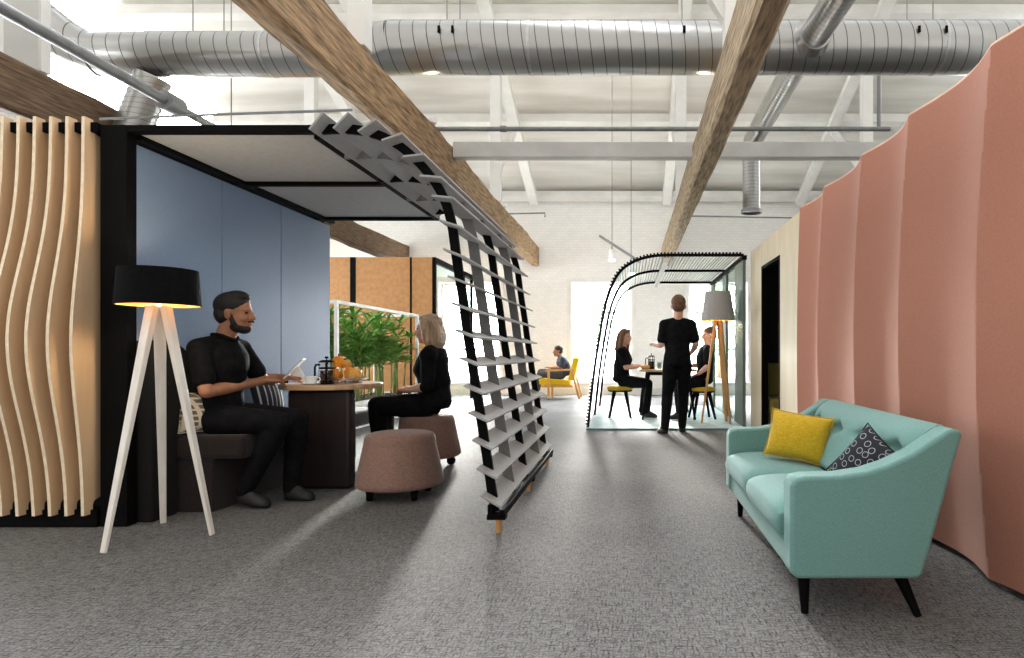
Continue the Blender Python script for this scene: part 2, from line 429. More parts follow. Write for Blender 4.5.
def window(n, x0, x1, z0, z1):
    w = MB()
    y0, y1 = RY1 + 0.14, RY1 + 0.2
    t = 0.06
    w.box(x0, x0 + t, y0, y1, z0, z1).box(x1 - t, x1, y0, y1, z0, z1).box(x0 + t, x1 - t, y0, y1, z0, z0 + t).box(x0 + t, x1 - t, y0, y1, z1 - t, z1)
    fr = struct(w.build('window_%d' % n, M['white'], bevel=0.006))
    MB().box(x0 + t, x1 - t, y0 + 0.01, y1 - 0.01, z1 - 0.72, z1 - 0.67).box(x0 + t, x1 - t, y0 + 0.01, y1 - 0.01, (z0 + z1) / 2 - 0.42, (z0 + z1) / 2 - 0.37).build('glazing_bar', M['white'], fr)
    MB().box(x0 + t, x1 - t, y0 + 0.027, y1 - 0.027, z0 + t, z1 - t).build('pane', M['glass'], fr)
    MB().box(x0 - 0.1, x0, RY1 - 0.03, RY1 - 0.001, z0 - 0.1, z1 + 0.1).box(x1, x1 + 0.1, RY1 - 0.03, RY1 - 0.001, z0 - 0.1, z1 + 0.1).box(x0, x1, RY1 - 0.03, RY1 - 0.001, z1, z1 + 0.1).build('architrave', M['white'], fr, bevel=0.006)
    MB().box(x0 - 0.12, x1 + 0.12, RY1 - 0.06, RY1 - 0.001, z0 - 0.06, z0 - 0.001).build('sill', M['white'], fr, bevel=0.008)
for i, w in enumerate(WINS): window(i + 1, *w)
b = MB(); b.box(RX0, RX1, RY1 - 0.02, RY1, 0, 0.16)
struct(b.build('baseboard_back', M['white'], bevel=0.005))

# roof: the slope that falls to the back wall, ridge, and the slope over the viewer
RIDGE_Y, RIDGE_Z = 7.4, WT + 0.4 * 6.6
def slope_z(y): return WT + 0.4 * (RY1 - y) if y >= RIDGE_Y else RIDGE_Z - 0.4 * (RIDGE_Y - y)
r = MB()
r.add([(RX0, RY1 + 0.3, WT), (RX1, RY1 + 0.3, WT), (RX1, RIDGE_Y, RIDGE_Z), (RX0, RIDGE_Y, RIDGE_Z), (RX0, RY1 + 0.3, WT + 0.15), (RX1, RY1 + 0.3, WT + 0.15), (RX1, RIDGE_Y, RIDGE_Z + 0.15), (RX0, RIDGE_Y, RIDGE_Z + 0.15)],
      [(0, 1, 2, 3), (7, 6, 5, 4), (0, 4, 5, 1), (1, 5, 6, 2), (2, 6, 7, 3), (3, 7, 4, 0)])
y2 = 6.9
r.add([(RX0, RIDGE_Y, RIDGE_Z), (RX1, RIDGE_Y, RIDGE_Z), (RX1, y2, slope_z(y2)), (RX0, y2, slope_z(y2)), (RX0, RIDGE_Y, RIDGE_Z + 0.15), (RX1, RIDGE_Y, RIDGE_Z + 0.15), (RX1, y2, slope_z(y2) + 0.15), (RX0, y2, slope_z(y2) + 0.15)],
      [(0, 1, 2, 3), (7, 6, 5, 4), (0, 4, 5, 1), (1, 5, 6, 2), (2, 6, 7, 3), (3, 7, 4, 0)])
struct(r.build('ceiling', M['ceil']))
sl = V((0, -1, 0.4)).normalized(); nn = V((0, -0.4, -1)).normalized()
for i, (y, h, w) in enumerate(((13.85, 0.16, 0.2), (11.6, 0.2, 0.14), (9.45, 0.2, 0.14), (7.6, 0.22, 0.14))):
    q = MB(); c = V((0, y, slope_z(y))) + nn * h / 2
    q.obox((c.x - 0.5, c.y, c.z), (1, 0, 0), sl, nn, 7.5, w / 2, h / 2)
    struct(q.build('trim_%d' % (i + 1), M['white'], bevel=0.008))
# timber beams with worn edges
def timber(x0, x1, z0, z1, y0, y1, material, label, seed):
    rnd = random.Random(seed); rs = []
    n = 46
    ph = [rnd.uniform(0, 6) for _ in range(8)]
    for i in range(n + 1):
        y = y0 + (y1 - y0) * i / n
        k = []
        for j, (x, z) in enumerate(((x0, z0), (x1, z0), (x1, z1), (x0, z1))):
            sx = 1 if x == x1 else -1; sz = 1 if z == z1 else -1
            c = 0.018 + rnd.uniform(0, 0.02)
            o = 0.012 * math.sin(y * 1.3 + ph[j]) + rnd.uniform(-0.006, 0.006)
            a = V((x - sx * c + o * 0.6, y, z + o)); b2 = V((x + o * 0.6, y, z - sz * c + o))
            k += [a, b2] if (j % 2 == 0) == (j == 1 or j == 3) else [b2, a]
        # order the eight corner points around the section
        cx, cz = (x0 + x1) / 2, (z0 + z1) / 2
        k.sort(key=lambda p: math.atan2(p.z - cz, p.x - cx))
        rs.append(k)
    o = MB().rings(rs).build('timber_beam', material)
    tag(o, label, 'beam', 'old timber tie beams')
timber(-2.305, -2.115, 3.02, 3.46, 1.0, RY1 - 0.01, M['timber'], 'rough brown timber beam running over the slatted louvre screen', 1)
timber(0.74, 0.94, 3.02, 3.46, 1.0, RY1 - 0.01, M['timber_grey'], 'rough greyish timber beam running above the open floor to the black arched pod', 2)
timber(-5.38, -5.15, 3.02, 3.46, 1.0, RY1 - 0.01, M['timber_dark'], 'dark old timber beam above the wavy wood fin wall at the left edge', 3)
# white painted roof trusses standing on the beams
TL = {-2.21: 'white painted roof truss standing on the beam above the louvre screen', 0.84: 'white painted roof truss on the timber beam in the middle of the room', -5.26: 'white painted roof truss with panelled infill on the leftmost timber beam', 3.9: 'white painted roof truss behind the terracotta fabric wall, the rightmost one'}
for tx, lb in TL.items():
    t = thing('roof_truss', lb, 'roof truss', (tx, 9.9, 3.475), group='white roof trusses')
    up = V((0, 0.4, 1)).normalized()
    def zz(y): return slope_z(y) - 0.26
    MB().bar((tx, 13.8, zz(13.8)), (tx, 7.45, zz(7.45)), 0.13, 0.2, (1, 0, 0), ).build('rafter', M['white'], t, bevel=0.006)
    zb = 3.475 if tx < 3 else 3.4
    MB().bar((tx, 9.9, zb), (tx, 9.9, zz(9.9) - 0.1), 0.17, 0.14, (0, 1, 0)).build('post', M['white'], t, bevel=0.006)
    MB().bar((tx, 10.0, 4.0), (tx, 11.55, zz(11.55) - 0.06), 0.1, 0.1, (1, 0, 0)).build('strut', M['white'], t, bevel=0.006)
    MB().bar((tx, 4.9, zb), (tx, 4.9, 6.1), 0.15, 0.14, (0, 1, 0)).build('post', M['white'], t, bevel=0.006)
    MB().bar((tx - 0.02, 4.95, 3.72), (tx - 0.75, 4.95, 4.9), 0.1, 0.1, (0, 1, 0)).build('strut', M['white'], t, bevel=0.006)
    if tx == -5.26:
        MB().box(tx - 0.06, tx + 0.05, 3.4, 5.28, 3.475, 5.6).build('infill_panel', M['greywhite'], t, bevel=0.004)
        MB().box(tx - 0.07, tx + 0.08, 5.28, 5.37, 3.475, 5.6).build('corner_strip', M['white'], t, bevel=0.004)
    if tx > 3:
        MB().box(tx - 0.08, tx + 0.08, 4.6, 13.9, 3.15, 3.4).build('tie', M['white'], t, bevel=0.006)
o = MB().box(-2.10, 5.4, 7.1, 7.25, 3.31, 3.49)
cb = o.build('cross_beam', M['greywhite'], bevel=0.008)
tag(cb, 'long white horizontal cross beam meeting the timber beams below the duct', 'beam')

# ------------------------------------------------------------------ ducts, pipes
du = thing('ventilation_duct', 'large silver spiral ventilation duct crossing the whole ceiling', 'duct', (0, 6, 4.04))
def xcyl(x0, x1, y, z, r, n=40):
    return MB().tube([(x0, y, z), (x1, y, z)], r, n, True)
xcyl(-2.36, 4.6, 6.0, 4.04, 0.25).build('main_run', M['duct'], du, smooth='auto')
MB().tube([(-2.36, 6, 4.04), (-2.42, 6, 4.03), (-2.55, 6, 3.98), (-2.62, 6, 3.975)], [0.25, 0.25, 0.21, 0.21], 40).build('reducer', M['duct'], du, smooth='auto')
xcyl(-5.30, -2.62, 6.0, 3.975, 0.21).build('left_run', M['duct'], du, smooth='auto')
MB().tube([(-5.30, 6, 3.975), (-5.45, 5.99, 4.0), (-5.62, 5.96, 4.09), (-5.8, 5.9, 4.24), (-6.1, 5.8, 4.52)], 0.21, 40).build('elbow', M['duct'], du, smooth='auto')
for x in (1.05, 3.05, -1.0, -3.6):
    MB().tube([(x, 6, 4.04 if x > -2 else 3.975), (x + 0.025, 6, 4.04 if x > -2 else 3.975)], 0.256 if x > -2 else 0.216, 40).build('coupling', M['chrome'], du, smooth='auto')
for px in (447, 460, 682, 907, 933):
    x = (px - 630) / 100
    MB().tube([(x, 6.0, 4.29), (x, 6.0, slope_z(6.0) - 0.01)], 0.006, 6).build('hanger_wire', M['pipe'], du)
    MB().tube([(x, 5.742, 4.06), (x, 5.742, 4.12)], 0.014, 8).build('hanger_clip', M['black'], du)
for px in (193, 224):
    x = (px - 630) / 100
    MB().tube([(x, 6.0, 4.18), (x, 6.0, slope_z(6.0) - 0.01)], 0.006, 6).build('hanger_wire', M['pipe'], du)
bd = thing('branch_duct', 'slim silver branch duct passing through the big duct toward the back', 'duct', (1.75, 6, 4.04))
MB().tube([(1.78, 4.3, 3.98), (1.76, 5.77, 4.03)], 0.135, 28).build('front_run', M['ducty'], bd, smooth='auto')
MB().tube([(1.75, 6.24, 4.04), (1.75, 8.5, 4.02)], 0.135, 28).build('rear_run', M['ducty'], bd, smooth='auto')
MB().tube([(1.76, 5.70, 4.03), (1.755, 5.79, 4.035)], [0.15, 0.19], 28).build('saddle', M['chrome'], bd, smooth='auto')
MB().tube([(1.75, 8.5, 4.02), (1.75, 8.58, 4.0), (1.75, 8.63, 3.93), (1.75, 8.65, 3.84), (1.75, 8.65, 3.03)], 0.125, 28).build('drop', M['ductz'], bd, smooth='auto')
MB().lathe([(0.13, 3.0), (0.15, 3.0), (0.15, 3.05), (0.128, 3.06)], (1.75, 8.65, 0), 28).build('outlet_collar', M['pipe'], bd, smooth='auto')
fd = MB()
pts = [(-4.78 - 0.012 * i, 6.02, 3.76 - 0.03 * i) for i in range(24)]
fd.tube(pts, [0.15 + 0.008 * (i % 2) for i in range(24)], 24)
o = fd.build('flexible_duct', M['ductz'], smooth='auto')
tag(o, 'short ribbed silver flexible duct hanging below the left end of the big duct', 'duct')
sp = thing('sprinkler_pipe', 'thick grey pipe with a flanged joint running above the fin wall', 'pipe', (-4.0, 5, 3.2))
MB().tube([(-3.97, 2.2, 3.2), (-4.07, 5.40, 3.2)], 0.045, 16).build('pipe_run', M['pipe'], sp, smooth='auto')
MB().tube([(-4.062, 5.22, 3.2), (-4.067, 5.40, 3.2)], [0.085, 0.085], 16).build('flange', M['pipe'], sp, smooth='auto')
MB().tube([(-4.067, 5.40, 3.2), (-4.10, 6.5, 3.2)], 0.036, 16).build('pipe_run', M['pipe'], sp, smooth='auto')
for y in (3.0, 6.2):
    MB().tube([(-4.0 - 0.03 * (y - 2.2), y, 3.24), (-4.0 - 0.03 * (y - 2.2), y, slope_z(7.0))], 0.006, 6).build('hanger_rod', M['pipe'], sp)
cn = thing('electrical_conduit', 'thin grey conduit lying across the timber beams in front of the white cross beam', 'conduit', (0, 6.7, 3.5))
MB().tube([(-2.3, 6.7, 3.49), (2.9, 6.7, 3.49)], 0.026, 12).build('conduit_run', M['pipe'], cn, smooth='auto')
MB().tube([(2.78, 6.7, 3.49), (2.78, 6.7, 4.3)], 0.022, 12).build('riser', M['pipe'], cn, smooth='auto')
MB().tube([(-1.45, 6.7, 3.49), (-1.38, 6.7, 3.49)], 0.036, 12).build('coupling', M['pipe'], cn, smooth='auto')
tw = MB().tube([at(100, 119, 5.2), at(230, 114, 5.2), at(352, 110, 5.2)], 0.012, 8).build('cable_run', M['pipe'], smooth='auto')  # cable floats free
tag(tw, 'thin straight cable running across above the blue booth', 'cable')
# track light over the arched pod
tr = thing('track_light', 'small black ceiling track with two spotlights left of the arched pod', 'spotlight', at(613, 245, 10.5))
a, b2 = at(600, 236, 10.5), at(640, 262, 9.2)
MB().bar(a, b2, 0.035, 0.03).build('rail', M['pipe'], tr)
for f in (0.33, 0.8):
    p = a.lerp(b2, f)
    l = bpy.data.lights.new('spot_beam', 'SPOT'); l.energy = 85; l.color = (1.0, 0.98, 0.95); l.spot_size = 2.3; l.spot_blend = 0.9; l.shadow_soft_size = 0.06
    lo = bpy.data.objects.new('spot_beam', l); lo.location = p + V((0, 0.05, -0.33)) - tr.location; lo.rotation_euler = V((0.25 if f > 0.5 else -0.3, 1, -0.12)).to_track_quat('-Z', 'Y').to_euler(); lo.parent = tr; COL.objects.link(lo)
    MB().tube([p, p + V((0, 0, -0.12))], 0.014, 8).build('stem', M['chrome'], tr)
    h = MB().tube([p + V((0, 0, -0.1)), p + V((0.0, 0.0, -0.27))], [0.045, 0.06], 16).build('spot_head', M['whitemetal'], tr, smooth='auto')
    MB().tube([p + V((0.0, 0, -0.265)), p + V((0.0, 0, -0.285))], 0.055, 16).build('spot_lens', M['spotglow'], h)
    MB().tube([p + V((0, 0, 0.01)), V((p.x, p.y, slope_z(p.y) - 0.01))], 0.005, 6).build('suspension_wire', M['pipe'], tr)
rw = MB().tube([at(688, 216, 11), at(800, 218, 11)], 0.014, 8).build('tie_rod', M['pipe'], smooth='auto')
tag(rw, 'thin dark rod crossing high in front of the back wall right of the timber beam', 'rod')
rw = MB().tube([at(500, 214, 12), at(545, 213, 12), at(545, 217, 12)], 0.016, 8).build('tie_rod', M['pipe'], smooth='auto')
tag(rw, 'short thin rod with a hooked end above the white brick wall left of centre', 'rod')

# ------------------------------------------------------------------ left booth
BX = -2.90; BT = 2.28
bo = thing('meeting_booth', 'slate blue meeting booth with grey fabric ceiling and black frame', 'booth', (-2.9, 4.6, 0))
for y0, y1 in ((3.505, 4.262), (4.268, 4.985), (4.991, 5.80)):
    MB().box(BX - 0.06, BX, y0, y1, 0.05, BT - 0.06).build('wall_panel', M['blue'], bo, bevel=0.004)
MB().box(BX - 0.10, BX - 0.061, 3.505, 5.82, 0.0, BT).build('wall_backing', M['black'], bo)
f = MB()
f.box(-3.03, -2.876, 3.43, 3.50, 0, BT + 0.02)
o = f.build('front_post', M['black'], bo, bevel=0.004)
MB().box(-2.876, -1.80, 3.43, 3.49, BT - 0.02, BT + 0.02).build('front_rail', M['black'], bo, bevel=0.004)
MB().box(BX - 0.06, -1.84, 4.45, 4.51, BT - 0.04, BT + 0.02).build('cross_rail', M['black'], bo, bevel=0.004)
MB().box(BX - 0.06, -1.84, 5.62, 5.68, BT - 0.04, BT + 0.02).build('cross_rail', M['black'], bo, bevel=0.004)
MB().box(BX + 0.001, BX + 0.05, 3.505, 5.80, BT - 0.041, BT - 0.001).build('edge_rail', M['black'], bo, bevel=0.004)
MB().box(-1.84, -1.80, 3.49, 5.68, BT - 0.04, BT + 0.02).build('edge_rail', M['black'], bo, bevel=0.004)
for y0, y1 in ((3.49, 4.45), (4.51, 5.62)):
    MB().box(BX + 0.05, -1.84, y0, y1, BT - 0.015, BT + 0.02).build('ceiling_panel', M['ceilfab'], bo)
MB().box(BX + 0.05, -1.84, 5.68, 5.72, BT - 0.015, BT + 0.02).build('rear_lip', M['black'], bo)

# wavy plywood fin wall
fw = thing('fin_wall', 'wall of wavy pale plywood fins with black backing at the left edge', 'partition', (-3.3, 3.4, 0))
FZ0, FZ1 = 0.075, 2.33
def fin(x, k):
    # front edge wanders in depth with height; tabs at both ends are cut back behind
    yb = 3.50
    amp = (0.075, 0.115, 0.14, 0.15, 0.155, 0.155, 0.15, 0.15)[k]
    def front(z):
        return 3.385 - amp * math.exp(-((z - 1.06) / 0.56) ** 2)
    fr = []; n = 40
    for i in range(n + 1):
        z = FZ0 + (FZ1 - FZ0) * i / n; fr.append((front(z), z))
    ya = front(FZ1) + 0.055; yc = front(FZ0) + 0.055
    back = [(ya, FZ1), (ya, FZ1 - 0.05)] + [(ya + 0.03 * (1 - math.cos(a)), FZ1 - 0.05 - 0.03 * math.sin(a)) for a in (0.5, 1.0, PI / 2)] + [(yb, FZ1 - 0.09), (yb, FZ0 + 0.09)] + [(yc + 0.03 * (1 - math.cos(a)), FZ0 + 0.05 + 0.03 * math.sin(a)) for a in (PI / 2, 1.0, 0.5)] + [(yc, FZ0 + 0.05), (yc, FZ0)]
    poly = fr + back
    mb = MB(); n = len(poly); t = 0.018
    vs = [(x - t / 2, a, b) for a, b in poly] + [(x + t / 2, a, b) for a, b in poly]
    mb.add(vs, [tuple(range(n)), tuple(range(2 * n - 1, n - 1, -1))])
    mb.mi = 1; mb.f_start = len(mb.f)
    mb.add(vs, [(i, i + n, (i + 1) % n + n, (i + 1) % n) for i in range(n)])
    o = mb.build('fin', [M['ply'], M['ply_edge']], fw, fix=True)
for k in range(8):
    fin(-3.085 - 0.0915 * k, k)
MB().box(-3.9, -3.04, 3.503, 3.55, 0.0, FZ1 - 0.02).build('backing_panel', M['black_soft'], fw)
MB().box(-3.9, -3.04, 3.42, 3.50, FZ1 - 0.075, FZ1 - 0.02).build('top_rail', M['black'], fw)
MB().box(-3.9, -3.04, 3.42, 3.50, 0.0, 0.1).build('plinth', M['black'], fw)

# curved louvre screen
ls = thing('louvre_screen', 'curved freestanding louvre screen of grey slats on black ribs', 'screen', (-0.8, 4.3, 0))
S0 = 184.0
TIP = [(310, 130), (334, 129), (358.5, 132), (382, 141), (403, 157), (420, 176), (432, 196), (439.6, 220.5), (443.7, 249), (447.8, 276), (452, 303), (455.5, 330), (460, 358), (464, 385.5), (468.6, 412.6), (472.7, 439.7), (477, 468), (481, 495.7)]
TIP = [V(((px - VPX) / S0, 1 - (py - VPY) / S0)) for px, py in TIP]
def prof_frames(P):
    fr = []
    for i, p in enumerate(P):
        t = (P[min(i + 1, len(P) - 1)] - P[max(i - 1, 0)]).normalized()
        fr.append((p, t, V((-t.y, t.x)) if False else V((-t.y, t.x)) * 1.0))
    return fr
FR = prof_frames(TIP)
Y0, Y1 = 3.25, 5.42
for (p, t, n) in FR:
    # n points outward (up over the roof, right on the upright part)
    if n.dot(V((1, 1))) < 0: n = -n
    q_ = 0.72 if p.y > 1.95 else 0.52 + 0.16 * max(0.0, 1.1 - p.y)
    d = (n * math.cos(q_) + t * math.sin(q_)).normalized(); e = V((-d.y, d.x))
    c = p + d * 0.06
    MB().obox((c.x, (Y0 + Y1) / 2, c.y), (d.x, 0, d.y), (0, 1, 0), (e.x, 0, e.y), 0.06, (Y1 - Y0) / 2, 0.006).build('slat', M['felt'], ls, bevel=0.002)
def rib(y, th, w, off, material, name):
    P = [TIP[0] + V((-0.06, 0.0))] + TIP + [V((TIP[-1].x + 0.02, 0.10))]
    F = prof_frames(P); out = []; inn = []
    # refine with Catmull-Rom
    def cr(i, u):
        p0, p1, p2, p3 = P[max(i - 1, 0)], P[i], P[i + 1], P[min(i + 2, len(P) - 1)]
        return 0.5 * ((2 * p1) + (p2 - p0) * u + (2 * p0 - 5 * p1 + 4 * p2 - p3) * u * u + (3 * p1 - p0 - 3 * p2 + p3) * u ** 3)
    Q = [cr(i, u) for i in range(len(P) - 1) for u in (0, 0.33, 0.66)] + [P[-1]]
    F = prof_frames(Q)
    for (p, t, n) in F:
        if n.dot(V((1, 1))) < 0: n = -n
        out.append(p + n * (off + w)); inn.append(p + n * off)
    mb = MB(); n = len(Q)
    rs = [[(inn[i].x, y - th / 2, inn[i].y), (out[i].x, y - th / 2, out[i].y), (out[i].x, y + th / 2, out[i].y), (inn[i].x, y + th / 2, inn[i].y)] for i in range(n)]
    mb.rings(rs).build(name, material, ls, bevel=0.003)
for y in (3.36, 4.31, 5.32): rib(y, 0.03, 0.05, 0.012, M['black'], 'rib')
for y in (3.78, 4.83): rib(y, 0.012, 0.066, 0.008, M['felt_dark'], 'divider')
bx = TIP[-1].x + 0.06
MB().box(bx - 0.035, bx - 0.005, 3.30, 5.40, 0.10, 0.16).box(bx + 0.03, bx + 0.06, 3.30, 5.40, 0.09, 0.13).build('base_rail', M['black'], ls, bevel=0.004)
for y in (3.33, 4.31, 5.30):
    MB().box(bx - 0.04, bx + 0.065, y - 0.03, y + 0.03, 0.075, 0.105).build('foot_bracket', M['black'], ls, bevel=0.004)
    MB().tube([(bx + 0.02, y, 0.0), (bx + 0.02, y, 0.08)], [0.013, 0.019], 14).build('foot', M['oak'], ls, smooth='auto')

# bench along the blue wall
be = thing('bench', 'dark upholstered bench along the blue booth wall', 'bench', (-2.65, 4.7, 0))
MB().box(-2.895, -2.60, 3.74, 5.7, 0.0, 0.33).build('bench_base', M['bench'], be, bevel=0.01)
MB().box(-2.895, -2.40, 3.72, 5.72, 0.335, 0.48).build('seat_cushion', M['bench'], be, bevel=0.03, seg=4, smooth='auto')
pl = []
for a in range(9):
    u = a / 8 * PI / 2; pl.append((3.62 + 0.27 * math.sin(u), 0.82 + 0.25 * math.cos(u)))
poly = [(3.515, 0), (3.515, 1.07)] + pl + [(3.89, 0.482), (3.715, 0.482), (3.715, 0)]
mb = MB().prism(poly, BX + 0.001, BX + 0.10, 'yz')
mb.build('end_panel', M['black_soft'], be, bevel=0.012, seg=3, smooth='auto')

# rounded table in the booth
tb = thing('booth_table', 'rounded oak topped table on a dark wood slab base in the booth', 'table', (-2.28, 4.60, 0))
def sup(cx, cy, a, b, n=3.4, k=56):
    out = []
    for i in range(k):
        t = 2 * PI * i / k; c, s = math.cos(t), math.sin(t)
        out.append((cx + a * math.copysign(abs(c) ** (2 / n), c), cy + b * math.copysign(abs(s) ** (2 / n), s)))
    return out
MB().prism(sup(-2.28, 4.60, 0.35, 0.35, 2.25), 0.725, 0.762, 'xy').build('tabletop', M['tabletop'], tb, bevel=0.008, seg=3, smooth='auto')
MB().box(-2.50, -2.04, 4.37, 4.475, 0.0, 0.722).build('slab_base', M['darkwood'], tb, bevel=0.025, seg=4, smooth='auto')
MB().box(-2.50, -2.36, 4.68, 4.78, 0.0, 0.722).build('slab_base', M['darkwood'], tb, bevel=0.025, seg=4, smooth='auto')

# things on the booth table
TT = 0.7625
td = thing('tablet', 'slim white tablet tilted on its folding stand in front of the seated bearded man', 'tablet', (-2.33, 4.44, TT))
p0, p1 = V((-2.390, 4.44, TT + 0.045)), V((-2.265, 4.44, TT + 0.185))
dd = (p1 - p0).normalized()
MB().obox((p0 + p1) / 2, dd, (0, 1, 0), dd.cross(V((0, 1, 0))), 0.094, 0.13, 0.004).build('tablet_body', M['whitemetal'], td, bevel=0.003)
MB().obox((p0 + p1) / 2 + dd.cross(V((0, 1, 0))) * (-0.0052 if dd.cross(V((0, 1, 0))).x > 0 else 0.0052), dd, (0, 1, 0), dd.cross(V((0, 1, 0))), 0.085, 0.12, 0.001).build('screen', M['screen'], td)
MB().bar((-2.330, 4.44, TT + 0.115), (-2.275, 4.44, TT + 0.004), 0.07, 0.006, (0, 1, 0)).build('stand', M['whitemetal'], td, bevel=0.002)
MB().box(-2.405, -2.265, 4.38, 4.50, TT, TT + 0.007).build('stand_foot', M['whitemetal'], td, bevel=0.002)
MB().bar((-2.385, 4.44, TT + 0.007), (-2.385, 4.44, TT + 0.05), 0.03, 0.008, (0, 1, 0)).build('stand_hinge', M['black'], td)

td.rotation_euler.z = 0.42; td.location = (-2.50, 4.47, TT)


def cup(loc, label, s=1.0, mname='ceramic'):
    t = thing('coffee_cup', label, 'cup', loc)
    MB().lathe([(0.0, 0.0), (0.05, 0.0), (0.07, 0.01), (0.072, 0.013), (0.05, 0.006), (0.0, 0.006)], n=28).build('saucer', M[mname], t, smooth=True, world=False)
    MB().lathe([(0.0, 0.007), (0.026, 0.007), (0.036, 0.02), (0.043, 0.045), (0.045, 0.062), (0.042, 0.062), (0.038, 0.04), (0.025, 0.016), (0.0, 0.014)], n=28).build('cup_body', M[mname], t, smooth=True, world=False)
    MB().tube([(0.042, 0, 0.05), (0.062, 0, 0.05), (0.066, 0, 0.035), (0.055, 0, 0.022), (0.038, 0, 0.024)], 0.005, 8).build('cup_handle', M[mname], t, smooth=True, world=False)
    return t
cup((-2.325, 4.375, TT), 'white coffee cup and saucer on the oak table beside the tablet stand')
def press(loc, label, h=0.2):
    t = thing('french_press', label, 'coffee maker', loc)
    MB().lathe([(0.0, 0.012), (0.042, 0.012), (0.044, 0.02), (0.044, h * 0.5), (0.0, h * 0.5)], n=24).build('coffee', M['darkglass'], t, smooth='auto', world=False)
    MB().lathe([(0.046, 0.012), (0.047, 0.012), (0.047, h * 0.78), (0.046, h * 0.78)], n=24).build('beaker', M['glass'], t, smooth=True, world=False)
    fr = MB().lathe([(0.0, 0.0), (0.052, 0.0), (0.052, 0.012), (0.0, 0.012)], n=24)
    for k in range(4):
        a = k * PI / 2 + 0.4; fr.bar((0.05 * math.cos(a), 0.05 * math.sin(a), 0.01), (0.05 * math.cos(a), 0.05 * math.sin(a), h * 0.78), 0.012, 0.003, (math.cos(a), math.sin(a), 0))
    fr.lathe([(0.048, h * 0.55), (0.051, h * 0.55), (0.051, h * 0.61), (0.048, h * 0.61)], n=24)
    fr.build('frame', M['chrome'] if h > 0.3 else M['black'], t, smooth='auto', world=False)
    MB().lathe([(0.0, h * 0.785), (0.052, h * 0.785), (0.052, h * 0.82), (0.035, h * 0.87), (0.0, h * 0.875)], n=24).build('lid', M['black'], t, smooth='auto', world=False)
    MB().lathe([(0.003, h * 0.87), (0.003, h * 0.92), (0.012, h * 0.93), (0.014, h * 0.96), (0.008, h), (0.0, h)], n=16).build('plunger_knob', M['black'], t, smooth='auto', world=False)
    MB().tube([(-0.048, 0, h * 0.7), (-0.078, 0, h * 0.7), (-0.086, 0, h * 0.6), (-0.086, 0, h * 0.25), (-0.05, 0, h * 0.15)], 0.008, 10).build('handle', M['black'], t, smooth=True, world=False)
    return t
press((-2.21, 4.36 + 0.1, TT), 'black french press of coffee on the oak booth table beside the orange gourds', 0.205).location = (-2.235, 4.42, TT)
ty = thing('wire_tray', 'low wire fruit tray holding orange gourds on the oak table', 'tray', (-2.205, 4.66, TT))
tm = MB()
for r_, z in ((0.11, 0.004), (0.14, 0.02), (0.16, 0.035)):
    tm.tube([(r_ * math.cos(a * PI / 16), r_ * math.sin(a * PI / 16), z) for a in range(33)], 0.0035, 6)
for k in range(16):
    a = k * PI / 8
    tm.tube([(0.0, 0, 0.004), (0.11 * math.cos(a), 0.11 * math.sin(a), 0.004), (0.14 * math.cos(a), 0.14 * math.sin(a), 0.02), (0.16 * math.cos(a), 0.16 * math.sin(a), 0.035)], 0.003, 6)
tm.build('wire_basket', M['chrome'], ty, smooth=True, world=False)
def gourd(loc, r, squash, label, m, tilt):
    t = thing('pumpkin', label, 'pumpkin', loc, tilt, 'gourds in the wire tray')
    prof = [(0.001, -r * squash * 0.86)] + [(r * math.sin(PI * k / 12), -r * squash * math.cos(PI * k / 12) * (1 - 0.1 * (abs(k - 6) > 4))) for k in range(1, 12)] + [(0.001, r * squash * 0.84)]
    MB().lathe(prof, n=48, fn=lambda a: 0.91 + 0.09 * abs(math.cos(4 * a)) ** 0.6).build('flesh', m, t, smooth=True, world=False)
    MB().tube([(0, 0, r * squash * 0.8), (0.004, 0, r * squash * 1.02), (0.014, 0.003, r * squash * 1.2)], [0.011, 0.008, 0.006], 8).build('stalk', M['stalk'], t, smooth=True, world=False)
gz = TT + 0.011
gourd((-2.27, 4.61, gz + 0.052), 0.058, 0.92, 'orange gourd resting at the left of the wire tray', M['pumpkin'], 0.2)
gourd((-2.135, 4.62, gz + 0.056), 0.064, 0.9, 'paler ribbed gourd resting at the right of the wire tray', M['pumpkin2'], 0.9)
gourd((-2.19, 4.73, gz + 0.058), 0.062, 0.95, 'orange gourd at the back of the wire tray', M['pumpkin'], 1.7)
gourd((-2.265, 4.675, gz + 0.152), 0.05, 0.98, 'round orange gourd on top of the others nearest the french press', M['pumpkin'], 2.2)
gourd((-2.175, 4.595, gz + 0.135), 0.038, 0.9, 'small gourd perched in the middle on top of the pile', M['pumpkin2'], 2.9)

